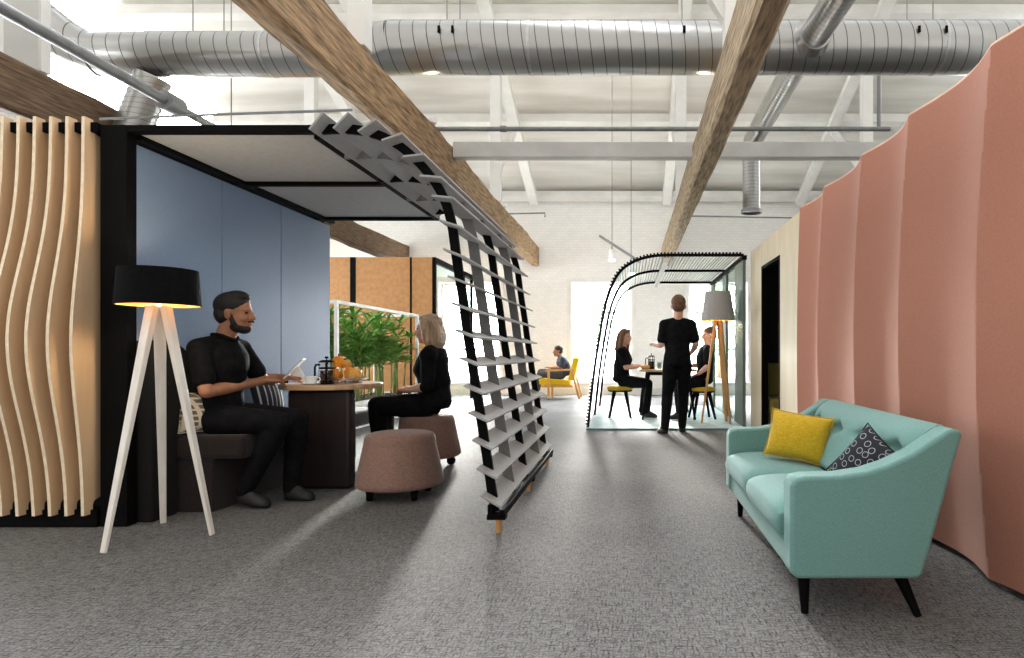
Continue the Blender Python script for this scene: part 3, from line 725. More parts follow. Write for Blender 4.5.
def pillow(name, label, c, w, h, t, X, Z, material, cat='cushion', puff=0.5, pip=None):
    # X: width axis, Z: height axis; corners pinched
    c = V(c); X = V(X).normalized(); Z = (V(Z) - X * V(Z).dot(X)).normalized(); Y = Z.cross(X).normalized()
    n = 14; vs = []; fs = []
    for s in (1, -1):
        for j in range(n + 1):
            for i in range(n + 1):
                u = -1 + 2 * i / n; v = -1 + 2 * j / n
                e = max(0.0, (1 - u * u)) ** puff * max(0.0, (1 - v * v)) ** puff
                pin = 1 - 0.07 * (1 - u * u) * v * v; pin2 = 1 - 0.07 * (1 - v * v) * u * u
                p = c + X * (u * w / 2 * pin2) + Z * (v * h / 2 * pin) + Y * (s * t / 2 * e)
                vs.append(p)
    N1 = (n + 1) ** 2
    for j in range(n):
        for i in range(n):
            a = j * (n + 1) + i
            fs.append((a, a + 1, a + n + 2, a + n + 1)); fs.append((N1 + a, N1 + a + n + 1, N1 + a + n + 2, N1 + a + 1))
    mb = MB().add(vs, fs)
    root = thing(name, label, cat, c - Z * h / 2)
    import bmesh
    o = mb.build('cover', material, root)
    bm = bmesh.new(); bm.from_mesh(o.data); bmesh.ops.remove_doubles(bm, verts=bm.verts, dist=1e-5); bmesh.ops.recalc_face_normals(bm, faces=bm.faces); bm.to_mesh(o.data); bm.free()
    uv = o.data.uv_layers.new(name='UVMap'); inv = wm(root)
    for lp in o.data.loops:
        q = inv @ o.data.vertices[lp.vertex_index].co - c
        uv.data[lp.index].uv = (q.dot(X), q.dot(Z))
    for p in o.data.polygons: p.use_smooth = True
    k = o.modifiers.new('sub', 'SUBSURF'); k.levels = 1; k.render_levels = 1
    # stitched edge cord
    ring = []
    for i in range(n): ring.append((-1 + 2 * i / n, -1))
    for i in range(n): ring.append((1, -1 + 2 * i / n))
    for i in range(n): ring.append((1 - 2 * i / n, 1))
    for i in range(n): ring.append((-1, 1 - 2 * i / n))
    pts = []
    for u, v in ring + ring[:1]:
        pin = 1 - 0.07 * (1 - u * u) * v * v; pin2 = 1 - 0.07 * (1 - v * v) * u * u
        pts.append(c + X * (u * w / 2 * pin2 * 0.985) + Z * (v * h / 2 * pin * 0.985))
    MB().tube(pts, 0.0032, 6).build('edge_seam', pip or material, root, smooth=True)
    return root
pillow('cushion', 'beige plaid cushion on the bench behind the seated bearded man', (-2.70, 3.80, 0.62), 0.26, 0.26, 0.10, (0.75, 0.5, 0), (-0.25, 0.1, 1), M['plaid'])
pillow('cushion', 'navy and white striped cushion leaning on the blue wall beyond the bearded man', (-2.79, 4.62, 0.665), 0.36, 0.34, 0.12, (0, 1, 0), (-0.25, 0, 1), M['stripe'])

# ------------------------------------------------------------------ floor lamps
def tripod_lamp(label, loc, feet, ztop, zbot, rt, rb, shade, lining, wood, hubz, leg_top_r, lw0, lw1, flat):
    t = thing('floor_lamp', label, 'floor lamp', loc)
    x, y, _ = loc
    MB().lathe([(rb, zbot), (rt, ztop), (rt - 0.006, ztop), (rb - 0.006, zbot)], (x, y, 0), 48).build('lamp_shade', shade, t, smooth='auto')
    li = MB().lathe([(rb - 0.0065, zbot + 0.001), (rt - 0.0065, ztop - 0.001), (rt - 0.0075, ztop - 0.001), (rb - 0.0075, zbot + 0.001)], (x, y, 0), 48).build('shade_lining', lining, t, smooth='auto')
    zh = hubz
    MB().lathe([(0.0, zh - 0.06), (0.022, zh - 0.06), (0.026, zh - 0.01), (0.016, zh + 0.0), (0.012, zh + 0.01), (0.012, zh + 0.055), (0.0, zh + 0.055)], (x, y, 0), 24).build('hub', wood, t, smooth='auto')
    MB().ell((x, y, zh + 0.095), (0.033, 0.033, 0.045)).build('bulb', M['bulb'], t, smooth=True)
    sp = MB()
    for k in range(3):
        a = k * 2 * PI / 3
        sp.bar((x, y, zh + 0.04), (x + (rb - 0.01) * math.cos(a), y + (rb - 0.01) * math.sin(a), zbot + (ztop - zbot) * 0.3), 0.005, 0.005)
    sp.build('shade_ring', M['chrome'], t)
    for fx, fy in feet:
        dx, dy = fx - x, fy - y; l = math.hypot(dx, dy); dx /= l; dy /= l
        MB().bar((x + dx * leg_top_r, y + dy * leg_top_r, zh), (fx, fy, 0.0), lw0, lw0 * flat, (dx, dy, 0), lw1, lw1 * flat).build('leg', wood, t, bevel=0.004)
    l = bpy.data.lights.new('lamp_bulb', 'POINT'); l.energy = 36; l.color = (1.0, 0.80, 0.52); l.shadow_soft_size = 0.04
    lo = bpy.data.objects.new('lamp_bulb', l); lo.location = (0, 0, zh + 0.095); lo.parent = t; COL.objects.link(lo)
    return t
tripod_lamp('black drum shade floor lamp on pale wooden tripod legs in front of the blue booth', (-2.56, 3.26, 0), [(-2.62, 2.985), (-2.73, 3.51), (-2.284, 3.28)], 1.448, 1.252, 0.178, 0.192, M['shade_black'], M['gold'], M['palewood'], 1.25, 0.036, 0.058, 0.03, 0.55)
tripod_lamp('tall floor lamp with grey linen shade on oak tripod legs beside the arched pod', (1.21, 8.25, 0), [(0.985, 8.27), (1.37, 8.17), (1.36, 8.45)], 1.83, 1.43, 0.17, 0.235, M['shade_grey'], M['gold'], M['oak'], 1.43, 0.035, 0.07, 0.04, 0.6)

# ------------------------------------------------------------------ ottomans
def ottoman():
    t = thing('ottoman', 'x', 'ottoman')
    MB().lathe([(0.0, 0.082), (0.275, 0.082), (0.29, 0.095), (0.288, 0.125), (0.268, 0.22), (0.244, 0.34), (0.235, 0.38)], n=48).build('body', M['ottoman'], t, smooth=True, world=False)
    MB().lathe([(0.236, 0.38), (0.232, 0.41), (0.222, 0.43), (0.195, 0.44), (0.1, 0.444), (0.0, 0.445)], n=48).build('seat_pad', M['ottoman'], t, smooth=True, world=False)
    MB().lathe([(0.2365, 0.3775), (0.2385, 0.38), (0.2365, 0.3825)], n=48).build('seam', M['ottoman'], t, smooth=True, world=False)
    for k in range(4):
        a = k * PI / 2 + 0.5; c = V((0.21 * math.cos(a), 0.21 * math.sin(a), 0.0))
        w = MB().tube([c + V((-0.02, 0, 0.037)), c + V((0.02, 0, 0.037))], 0.037, 18).build('castor', M['black'], t, smooth='auto', world=False, bevel=0.004)
        MB().box(c.x - 0.024, c.x + 0.024, c.y - 0.018, c.y + 0.018, 0.05, 0.083).build('castor_fork', M['black'], w, world=False)
    return t
o1 = ottoman(); o1.location = (-1.60, 4.18, 0); o1.rotation_euler.z = 0.3
o1['label'] = 'empty mauve tweed ottoman on black castors, the one nearer the viewer'; o1['group'] = 'tweed ottomans'
dup(o1, (-1.80, 5.33, 0), 1.1, 'mauve tweed ottoman the blonde woman sits on', 'tweed ottomans')

# ------------------------------------------------------------------ sofa
so = thing('sofa', 'teal two seat sofa with buttoned back and black tapered legs', 'sofa', (0.9, 2.97, 0))
SY0, SY1 = 2.22, 3.72
armp = [(0.595, 0.18), (0.595, 0.50), (0.61, 0.528), (0.65, 0.538), (0.78, 0.541), (0.88, 0.556), (0.96, 0.582), (1.05, 0.624), (1.13, 0.676), (1.18, 0.71), (1.21, 0.716), (1.235, 0.70), (1.205, 0.60), (1.155, 0.42), (1.11, 0.26), (1.085, 0.175), (1.065, 0.158), (0.62, 0.158)]
for y0, y1 in ((SY0, SY0 + 0.115), (SY1 - 0.115, SY1)):
    MB().prism(armp, y0, y1, 'xz').build('arm', M['teal'], so, bevel=0.018, seg=3, smooth='auto')
MB().prism([(0.605, 0.165), (0.605, 0.27), (1.09, 0.27), (1.065, 0.165)], SY0 + 0.116, SY1 - 0.116, 'xz').build('seat_base', M['teal'], so, bevel=0.012, smooth='auto')
ym = (SY0 + SY1) / 2
def seat_cushion(y0, y1):
    n, m = 10, 12; vs = []
    rs = []
    for j in range(m + 1):
        v = j / m; y = y0 + (y1 - y0) * v; e = (1 - (2 * v - 1) ** 6)
        k = []
        sec = [(0.60, 0.275), (0.568, 0.30), (0.56, 0.34), (0.572, 0.385), (0.61, 0.408), (0.70, 0.42), (0.82, 0.42), (0.93, 0.41), (1.0, 0.40), (1.0, 0.275)]
        for (x, z) in sec:
            k.append((0.80 + (x - 0.80) * (0.965 + 0.035 * e), y, 0.275 + (z - 0.275) * (0.84 + 0.16 * e)))
        rs.append(k)
    MB().rings(rs).build('seat_cushion', M['teal'], so, smooth=True, subsurf=1, bevel=0.012)
seat_cushion(SY0 + 0.12, ym - 0.003); seat_cushion(ym + 0.003, SY1 - 0.12)
# buttoned backrest as a cushion with dimples
def back_cushion():
    ny, nz = 90, 30; y0, y1 = SY0 + 0.117, SY1 - 0.117
    btn = [(q, 0.605) for q in (2.47, 2.80, 3.12, 3.46)]
    fr = []; bk = []
    for j in range(nz + 1):
        v = j / nz; z = 0.40 + 0.315 * v
        for i in range(ny + 1):
            u = i / ny; y = y0 + (y1 - y0) * u
            e = (1 - (2 * u - 1) ** 8) * (1 - (2 * v - 1) ** 8)
            x = 1.0 + 0.155 * v - 0.035 * e + 0.035 * max(0, v - 0.8) / 0.2 * max(0, v - 0.8) / 0.2 * 1.2
            for by, bz in btn:
                dy, dz = (y - by), (z - bz)
                x += 0.05 * math.exp(-(dy / 0.032) ** 2 - (dz / 0.028) ** 2) + 0.03 * math.exp(-(dy / 0.09) ** 2 - (dz / 0.016) ** 2)
            fr.append((x, y, z)); bk.append((1.075 + 0.15 * v, y, z))
    N1 = len(fr); fs = []
    w = ny + 1
    for j in range(nz):
        for i in range(ny):
            a = j * w + i
            fs.append((a, a + 1, a + w + 1, a + w)); fs.append((N1 + a, N1 + a + w, N1 + a + w + 1, N1 + a + 1))
    for i in range(ny):
        fs.append((i, N1 + i, N1 + i + 1, i + 1)); a = nz * w + i; fs.append((a, a + 1, N1 + a + 1, N1 + a))
    for j in range(nz):
        a = j * w; fs.append((a, a + w, N1 + a + w, N1 + a)); a = j * w + ny; fs.append((a, N1 + a, N1 + a + w, a + w))
    bkr = MB().add(fr + bk, fs).build('backrest', M['teal'], so, smooth='auto', bevel=0.01)
    for by, bz in btn:
        MB().ell((1.0 + 0.155 * (bz - 0.4) / 0.315 + 0.03, by, bz), (0.008, 0.013, 0.013)).build('button', M['teal'], bkr, smooth=True)
back_cushion()
MB().prism([(1.07, 0.165), (1.092, 0.27), (1.07, 0.395), (1.075, 0.398), (1.145, 0.398), (1.108, 0.26), (1.08, 0.165)], SY0 + 0.117, SY1 - 0.117, 'xz').build('back_panel', M['teal'], so, smooth='auto')
for x, y, sx, sy in ((0.67, 2.32, -0.0, -0.02), (1.03, 2.32, 0.06, -0.05), (0.67, 3.62, -0.0, 0.03), (1.03, 3.62, 0.06, 0.04)):
    MB().tube([(x, y, 0.165), (x + sx, y + sy, 0.0)], [0.026, 0.014], 18).build('leg', M['black'], so, smooth='auto')
pillow('cushion', 'mustard yellow cushion leaning in the far corner of the teal sofa', (0.905, 3.22, 0.545), 0.34, 0.265, 0.17, (0.82, -0.42, -0.12), (0.5, 0.12, 1), M['mustard'])
pillow('cushion', 'black cushion printed with white rings on the near end of the teal sofa', (1.005, 2.55, 0.505), 0.29, 0.27, 0.15, (0.62 * 0.906 - 0.1 * 0.423, -0.6 * 0.906 + 0.5 * 0.423, 0.42 * 0.906 + 0.9 * 0.423), (-0.1 * 0.906 - 0.62 * 0.423, 0.5 * 0.906 + 0.6 * 0.423, 0.9 * 0.906 - 0.42 * 0.423), M['ring'])

# ------------------------------------------------------------------ terracotta fabric wall
fb = thing('fabric_wall', 'tall terracotta fabric covered pod wall with scalloped folds behind the sofa', 'partition', (1.6, 3.6, 0))
creases = [1.40, 1.90, 2.57, 3.33, 4.01, 4.80, 5.46]
def fab_x(d, z):
    # saw-tooth plan: each strip swings into the room then returns sharply
    t = z / 2.3
    bow = 0.07 * math.sin(PI * t)
    for i in range(len(creases) - 1):
        a = creases[i] + (bow if i else 0); b = creases[i + 1] + (bow if i < len(creases) - 2 else 0)
        if d <= b or i == len(creases) - 2:
            u = min(1, max(0, (d - a) / (b - a)))
            s = math.sin(PI / 2 * u / 0.45) if u < 0.45 else 1 - ((u - 0.45) / 0.55) ** 1.7
            return 1.518 + 0.062 * s + 0.03 * (1 - math.sin(PI * min(1, max(0, t * 0.85 + 0.12))))
    return 1.6
nd, nz = 260, 26
vs = []; fs = []
for j in range(nz + 1):
    for i in range(nd + 1):
        d = creases[0] + (creases[-1] - creases[0]) * i / nd
        z = 0.03 + (2.31 - 0.03) * j / nz
        vs.append((fab_x(d, z), d, z))
w = nd + 1
for j in range(nz):
    for i in range(nd):
        a = j * w + i; fs.append((a, a + 1, a + w + 1, a + w))
n0 = len(vs)
vs2 = [(x + 0.035, y, z) for x, y, z in vs]
fs2 = [tuple(n0 + q for q in reversed(f)) for f in fs]
edge = []
for i in range(nd):
    edge.append((i, n0 + i, n0 + i + 1, i + 1)); a = nz * w + i; edge.append((a, a + 1, n0 + a + 1, n0 + a))
for j in range(nz):
    a = j * w; edge.append((a, a + w, n0 + a + w, n0 + a)); a = j * w + nd; edge.append((a, n0 + a, n0 + a + w, a + w))
cov = MB().add(vs + vs2, fs + fs2 + edge).build('fabric_cover', M['peach'], fb, smooth='auto')
cov.data.set_sharp_from_angle(angle=0.22)
MB().tube([(fab_x(creases[0] + (creases[-1] - creases[0]) * i / 120, 2.31) + 0.017, creases[0] + (creases[-1] - creases[0]) * i / 120, 2.313) for i in range(121)], 0.016, 8).build('top_binding', M['peach_rim'], fb, smooth=True)
MB().box(1.70, 1.76, creases[0], creases[-1], 0.0, 2.28).build('support_frame', M['black'], fb)
MB().box(1.66, 1.70, creases[0], creases[-1], 0.0, 0.055).build('plinth', M['black'], fb)

# plywood pod wall with doorway
pw = thing('plywood_pod', 'pale plywood pod wall with a dark doorway beyond the fabric wall', 'partition', (1.58, 6.7, 0))
PX = 1.565
MB().box(PX, PX + 0.05, 5.48, 6.26, 0.0, 2.30).build('wall_panel', M['ply_pale'], pw, bevel=0.003)
MB().box(PX, PX + 0.05, 6.27, 7.13, 2.02, 2.30).build('transom_panel', M['ply_pale'], pw, bevel=0.003)
MB().box(PX, PX + 0.05, 7.14, 7.78, 0.0, 2.30).build('wall_panel', M['ply_pale'], pw, bevel=0.003)
MB().box(PX - 0.004, PX + 0.07, 6.262, 6.30, 0, 2.015).box(PX - 0.004, PX + 0.07, 7.10, 7.138, 0, 2.015).box(PX - 0.004, PX + 0.07, 6.30, 7.10, 1.98, 2.015).build('door_frame', M['black'], pw)
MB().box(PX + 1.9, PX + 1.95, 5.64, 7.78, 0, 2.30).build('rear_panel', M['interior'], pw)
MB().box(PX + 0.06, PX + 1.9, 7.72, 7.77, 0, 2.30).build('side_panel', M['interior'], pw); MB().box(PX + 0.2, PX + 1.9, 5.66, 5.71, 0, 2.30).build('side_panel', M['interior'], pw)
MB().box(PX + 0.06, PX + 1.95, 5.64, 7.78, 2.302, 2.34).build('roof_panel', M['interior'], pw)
ob = thing('banquette', 'olive upholstered banquette seen in the dark pod doorway', 'bench', (2.1, 7.4, 0))
MB().box(1.66, 2.6, 7.12, 7.70, 0.0, 0.44).build('seat', M['olive'], ob, bevel=0.03, seg=3, smooth='auto')
MB().box(1.66, 2.6, 7.55, 7.70, 0.445, 0.86).build('backrest', M['olive'], ob, bevel=0.03, seg=3, smooth='auto')

# ------------------------------------------------------------------ arched pod
ap = thing('arched_pod', 'open pod of three black arched ribs with slatted canopy and sage green side', 'pod', (0.5, 9.3, 0))
AP = [(-.55, 0.02), (-.52, .28), (-.49, .56), (-.43, 1.0), (-.35, 1.47), (-.27, 1.78), (-.136, 2.04), (.065, 2.186), (.30, 2.25), (.53, 2.262), (.9, 2.262), (1.48, 2.262)]
AP = [V(p) for p in AP]
def crp(P, i, u):
    p0, p1, p2, p3 = P[max(i - 1, 0)], P[i], P[i + 1], P[min(i + 2, len(P) - 1)]
    return 0.5 * ((2 * p1) + (p2 - p0) * u + (2 * p0 - 5 * p1 + 4 * p2 - p3) * u * u + (3 * p1 - p0 - 3 * p2 + p3) * u ** 3)
fine = [crp(AP, i, u / 8) for i in range(len(AP) - 1) for u in range(8)] + [AP[-1]]
# even spacing
L = [0]
for i in range(1, len(fine)): L.append(L[-1] + (fine[i] - fine[i - 1]).length)
def along(s):
    for i in range(1, len(fine)):
        if L[i] >= s: return fine[i - 1].lerp(fine[i], (s - L[i - 1]) / (L[i] - L[i - 1]))
    return fine[-1].copy()
NS = 84
ev = [along(L[-1] * k / NS) for k in range(NS + 1)]
evf = prof_frames(ev)
AY = (7.82, 9.33, 10.9)
for y in AY:
    rs = []
    for (p, t, n) in evf:
        if n.dot(V((-1, 1))) < 0: n = -n
        a = p + n * 0.017; b2 = p - n * 0.017
        rs.append([(a.x, y - 0.02, a.y), (b2.x, y - 0.02, b2.y), (b2.x, y + 0.02, b2.y), (a.x, y + 0.02, a.y)])
    MB().rings(rs).build('arch_rib', M['black'], ap)
cs = MB(); tn1 = MB(); tn2 = MB()
for k in range(1, NS):
    p, t, n = evf[k]
    if n.dot(V((-1, 1))) < 0: n = -n
    for y0, y1 in ((AY[0] - 0.03, AY[1] - 0.021), (AY[1] + 0.021, AY[2] + 0.03)):
        c = p + n * 0.024
        cs.obox((c.x, (y0 + y1) / 2, c.y), (t.x, 0, t.y), (0, 1, 0), (n.x, 0, n.y), 0.007, (y1 - y0) / 2, 0.006)
    for y, tn in ((AY[0], tn1), (AY[2], tn2)):
        c = p + n * 0.025
        tn.obox((c.x, y, c.y), (t.x, 0, t.y), (0, 1, 0), (n.x, 0, n.y), 0.010, 0.035, 0.009)
cs.build('slat_canopy', M['slatgrey'], ap)
tn1.build('slat_clips', M['black'], ap); tn2.build('slat_clips', M['black'], ap)
MB().box(0.44, 0.50, AY[0], AY[2], 2.17, 2.225).build('light_batten', M['chrome'], ap, bevel=0.004)
MB().box(1.46, 1.52, AY[0] - 0.02, AY[2] + 0.02, 2.205, 2.26).build('side_beam', M['black'], ap)
for y0, y1 in ((7.82, 8.42), (9.2, 9.55), (10.6, 10.9)):
    MB().box(1.47, 1.51, y0, y1, 0.03, 2.20).build('side_panel', M['green'], ap, bevel=0.004)
for y0, y1 in ((8.43, 9.19), (9.56, 10.59)):
    MB().box(1.485, 1.495, y0, y1, 0.03, 2.20).build('side_glass', M['tealglass'], ap)
MB().box(-0.56, 1.50, 7.70, 10.95, 0.0, 0.02).build('platform', [M['rug']], ap, bevel=0.004)
MB().box(-0.56, 1.50, 7.69, 7.70, 0.0, 0.02).build('platform_edge', M['rug_edge'], ap)

# pod table
pt = thing('pod_table', 'light wood topped table with black splayed legs inside the arched pod', 'table', (0.56, 9.2, 0.02))
MB().prism(sup(0.56, 9.2, 0.43, 0.62, 5), 0.715, 0.745, 'xy').build('tabletop', M['tabletop'], pt, bevel=0.006)
for sx in (-1, 1):
    for sy in (-1, 1):
        MB().bar((0.56 + sx * 0.28, 9.2 + sy * 0.42, 0.713), (0.56 + sx * 0.38, 9.2 + sy * 0.55, 0.02), 0.06, 0.045, (1, 0, 0), 0.036, 0.03).build('leg', M['black'], pt, bevel=0.004)
MB().box(0.27, 0.85, 8.78, 9.62, 0.66, 0.712).build('apron', M['black'], pt)
press((0.32, 8.98, 0.7455), 'french press on the pod table beside the long haired woman', 0.235)
def tumbler(loc, label):
    t = MB().lathe([(0.0, 0.0), (0.03, 0.0), (0.036, 0.10), (0.034, 0.10), (0.029, 0.006), (0.0, 0.006)], loc, 20)
    o = t.build('drinking_glass', M['tealglass'], smooth='auto')
    o.location = (0, 0, 0); tag(o, label, 'glass', 'glasses on the pod table'); return o
tumbler((0.43, 8.85, 0.7455), 'clear glass on the pod table, the nearer of the two glasses')
tumbler((0.45, 9.08, 0.7455), 'clear glass on the pod table, the farther of the two glasses')
pm = MB().lathe([(0.0, 0.0), (0.05, 0.0), (0.07, 0.03), (0.06, 0.055), (0.02, 0.07), (0.0, 0.07)], (0.225, 8.82, 0.7455), 20).build('bread_roll', M['oak'], smooth=True)
tag(pm, 'brown bread roll on the near left corner of the pod table', 'bread')

def stool():
    t = thing('stool', 'x', 'stool')
    MB().lathe([(0.0, 0.385), (0.17, 0.385), (0.185, 0.395), (0.185, 0.41), (0.0, 0.41)], n=32).build('seat_board', M['black'], t, smooth='auto', world=False)
    MB().lathe([(0.0, 0.411), (0.185, 0.411), (0.197, 0.425), (0.195, 0.45), (0.175, 0.466), (0.1, 0.472), (0.0, 0.473)], n=32).build('cushion', M['mustard'], t, smooth=True, world=False)
    for k in range(4):
        a = PI / 4 + k * PI / 2
        MB().bar((0.12 * math.cos(a), 0.12 * math.sin(a), 0.384), (0.225 * math.cos(a), 0.225 * math.sin(a), 0.0), 0.05, 0.035, (-math.sin(a), math.cos(a), 0), 0.028, 0.022).build('leg', M['black'], t, bevel=0.004, world=False)
    return t
s1 = stool(); s1.location = (-0.15, 9.05, 0.02); s1['label'] = 'mustard cushioned stool under the long haired woman in the arched pod'; s1['group'] = 'stools in the arched pod'
dup(s1, (1.06, 8.85, 0.02), 0.15, 'mustard cushioned stool under the seated man by the tall lamp', 'stools in the arched pod')

# ------------------------------------------------------------------ rear left: warm panelled pod, planter
rp = thing('panelled_pod', 'distant pod with warm wood board front and glazed side behind the plants', 'pod', (-4.3, 11, 0))
RD = 10.5; RT = 2.66
for x0, x1 in ((-6.6, -4.90), (-4.80, -3.85), (-3.82, -3.46)):
    MB().box(x0, x1, RD, RD + 0.05, 0.0, RT).build('front_panel', M['osb'], rp, bevel=0.003)
MB().box(-4.895, -4.805, RD - 0.01, RD + 0.05, 0, RT).box(-3.848, -3.822, RD - 0.01, RD + 0.05, 0, RT).box(-3.458, -3.40, RD - 0.01, RD + 0.05, 0, RT).build('front_post', M['black'], rp)
MB().box(-3.458, -3.40, RD + 0.06, 13.0, RT - 0.1, RT).box(-3.458, -3.40, 12.95, 13.0, 0, RT - 0.1).build('side_frame', M['black'], rp)
MB().box(-3.435, -3.425, RD + 0.06, 12.94, 0.05, RT - 0.1).build('side_glass', M['tealglass'], rp)
MB().box(-6.6, -3.46, RD + 0.06, 13.0, RT - 0.03, RT).build('roof_panel', M['slatgrey'], rp)

pn = thing('planter', 'white slatted planter box with tall white frame beside the booth', 'planter', (-3.95, 8.5, 0))
pb = MB()
PX0, PX1, PY0, PY1, PH = -4.22, -3.53, 7.15, 9.9, 0.36
k = 0
for i in range(6):
    z0 = 0.005 + i * 0.059
    pb.box(PX1 - 0.02, PX1, PY0, PY1, z0, z0 + 0.055).box(PX0, PX0 + 0.02, PY0, PY1, z0, z0 + 0.046).box(PX0 + 0.021, PX1 - 0.021, PY0, PY0 + 0.02, z0, z0 + 0.046).box(PX0 + 0.021, PX1 - 0.021, PY1 - 0.02, PY1, z0, z0 + 0.046)
pb.build('slat_sides', M['whitemetal'], pn)
MB().box(PX0 + 0.03, PX1 - 0.03, PY0 + 0.03, PY1 - 0.03, 0.0, PH - 0.03).build('soil_bed', M['soil'], pn)
fr = MB(); FH = 1.62
for x in (PX0 + 0.02, PX1 + 0.022):
    for y in (PY0 + 0.02, PY1 - 0.02):
        fr.box(x - 0.02, x + 0.02, y - 0.02, y + 0.02, 0, FH)
    fr.box(x - 0.02, x + 0.02, PY0 + 0.041, PY1 - 0.041, FH - 0.04, FH)
for y in (PY0 + 0.02, PY1 - 0.02): fr.box(PX0 + 0.041, PX1 + 0.001, y - 0.02, y + 0.02, FH - 0.04, FH)
fr.build('frame', M['whitemetal'], pn)
ORD = ['nearest the viewer', 'second from the near end', 'third from the near end', 'fourth from the near end', 'fifth from the near end', 'sixth from the near end', 'at the far end']
def palm(x, y, seed, label):
    rnd = random.Random(seed); t = thing('palm_plant', label, 'plant', (x, y, PH - 0.028), 0, 'palms in the white planter')
    st = MB(); lf = MB()
    for c in range(9):
        a = rnd.uniform(0, 2 * PI); r0 = rnd.uniform(0.01, 0.15)
        bx_, by_ = x + r0 * math.cos(a), y + r0 * math.sin(a)
        h = rnd.uniform(0.5, 1.12); lean = V((rnd.uniform(-0.08, 0.08), rnd.uniform(-0.08, 0.08), 0))
        top = V((bx_, by_, PH + h)) + lean
        st.tube([(bx_, by_, PH - 0.03), V((bx_, by_, PH + h * 0.5)) + lean * 0.3, top], [0.012, 0.011, 0.008], 8)
        for rz_ in [1.0, 0.78, 0.56, 0.36]:
            if PH + h * rz_ < 0.78: continue
            base = V((bx_, by_, PH + h * rz_)) + lean * rz_ ** 2
            for q in range(9):
                b_ = q * 2.4 + rnd.uniform(-0.3, 0.3); el = rnd.uniform(0.35, 1.1) if rz_ == 1.0 else rnd.uniform(0.1, 0.8)
                ln = rnd.uniform(0.26, 0.42); w_ = rnd.uniform(0.018, 0.027)
                dr = V((math.cos(b_) * math.cos(el), math.sin(b_) * math.cos(el), math.sin(el)))
                sd = V((-math.sin(b_), math.cos(b_), 0))
                vs = []
                for s_, ww in ((0.03, 0.3), (0.3, 1), (0.62, 0.85), (0.85, 0.5), (1.0, 0.05)):
                    p = base + dr * ln * s_ - V((0, 0, 0.16 * ln * s_ ** 2.2 * 1.6))
                    vs += [p - sd * w_ * ww, p + V((0, 0, -w_ * 0.35 * ww)), p + sd * w_ * ww]
                fs = []
                for r_ in range(4):
                    o_ = r_ * 3; fs += [(o_, o_ + 1, o_ + 4, o_ + 3), (o_ + 1, o_ + 2, o_ + 5, o_ + 4)]
                lf.add(vs, fs)
    st.build('stems', M['cane'], t, smooth=True); lf.build('foliage', M['leaf'], t, smooth=True, fix=False)
for i in range(7):
    palm(-3.80 + (-0.08 if i % 2 else 0.03), 7.36 + i * 0.385, 100 + i, 'leafy green palm in the white slatted planter, ' + ORD[i])

# ------------------------------------------------------------------ outside the windows
struct(MB().box(-14, 14, 14.6, 34, -0.6, -0.45).build('ground', M['paving']))
def tree(x, y, h, seed, label):
    rnd = random.Random(seed); t = thing('tree', label, 'tree', (x, y, -0.45), 0, 'trees outside the windows')
    MB().tube([(x, y, -0.45), (x + 0.1, y, h * 0.5)], [0.16, 0.1], 10).build('trunk', M['timber_dark'], t, smooth=True)
    lf = MB()
    for k in range(420):
        a = rnd.uniform(0, 2 * PI); e = rnd.uniform(-1, 1); rr = rnd.uniform(0.3, 1.0) ** 0.5 * 1.3
        c = V((x + rr * math.cos(a) * math.sqrt(1 - e * e), y + rr * math.sin(a) * math.sqrt(1 - e * e), h * 0.62 + e * h * 0.38))
        d1 = V((rnd.uniform(-1, 1), rnd.uniform(-1, 1), rnd.uniform(-1, 1))).normalized(); d2 = d1.orthogonal().normalized()
        s_ = 0.16
        lf.add([c - d1 * s_, c + d2 * s_ * 0.5, c + d1 * s_, c - d2 * s_ * 0.5], [(0, 1, 2, 3)])
    lf.build('foliage', M['tree'], t, fix=False)
tree(-1.9, 19.0, 3.2, 1, 'pale green tree seen through the window left of the arched pod')
tree(2.9, 19.5, 3.2, 3, 'pale green tree seen through the window behind the tall grey lamp')

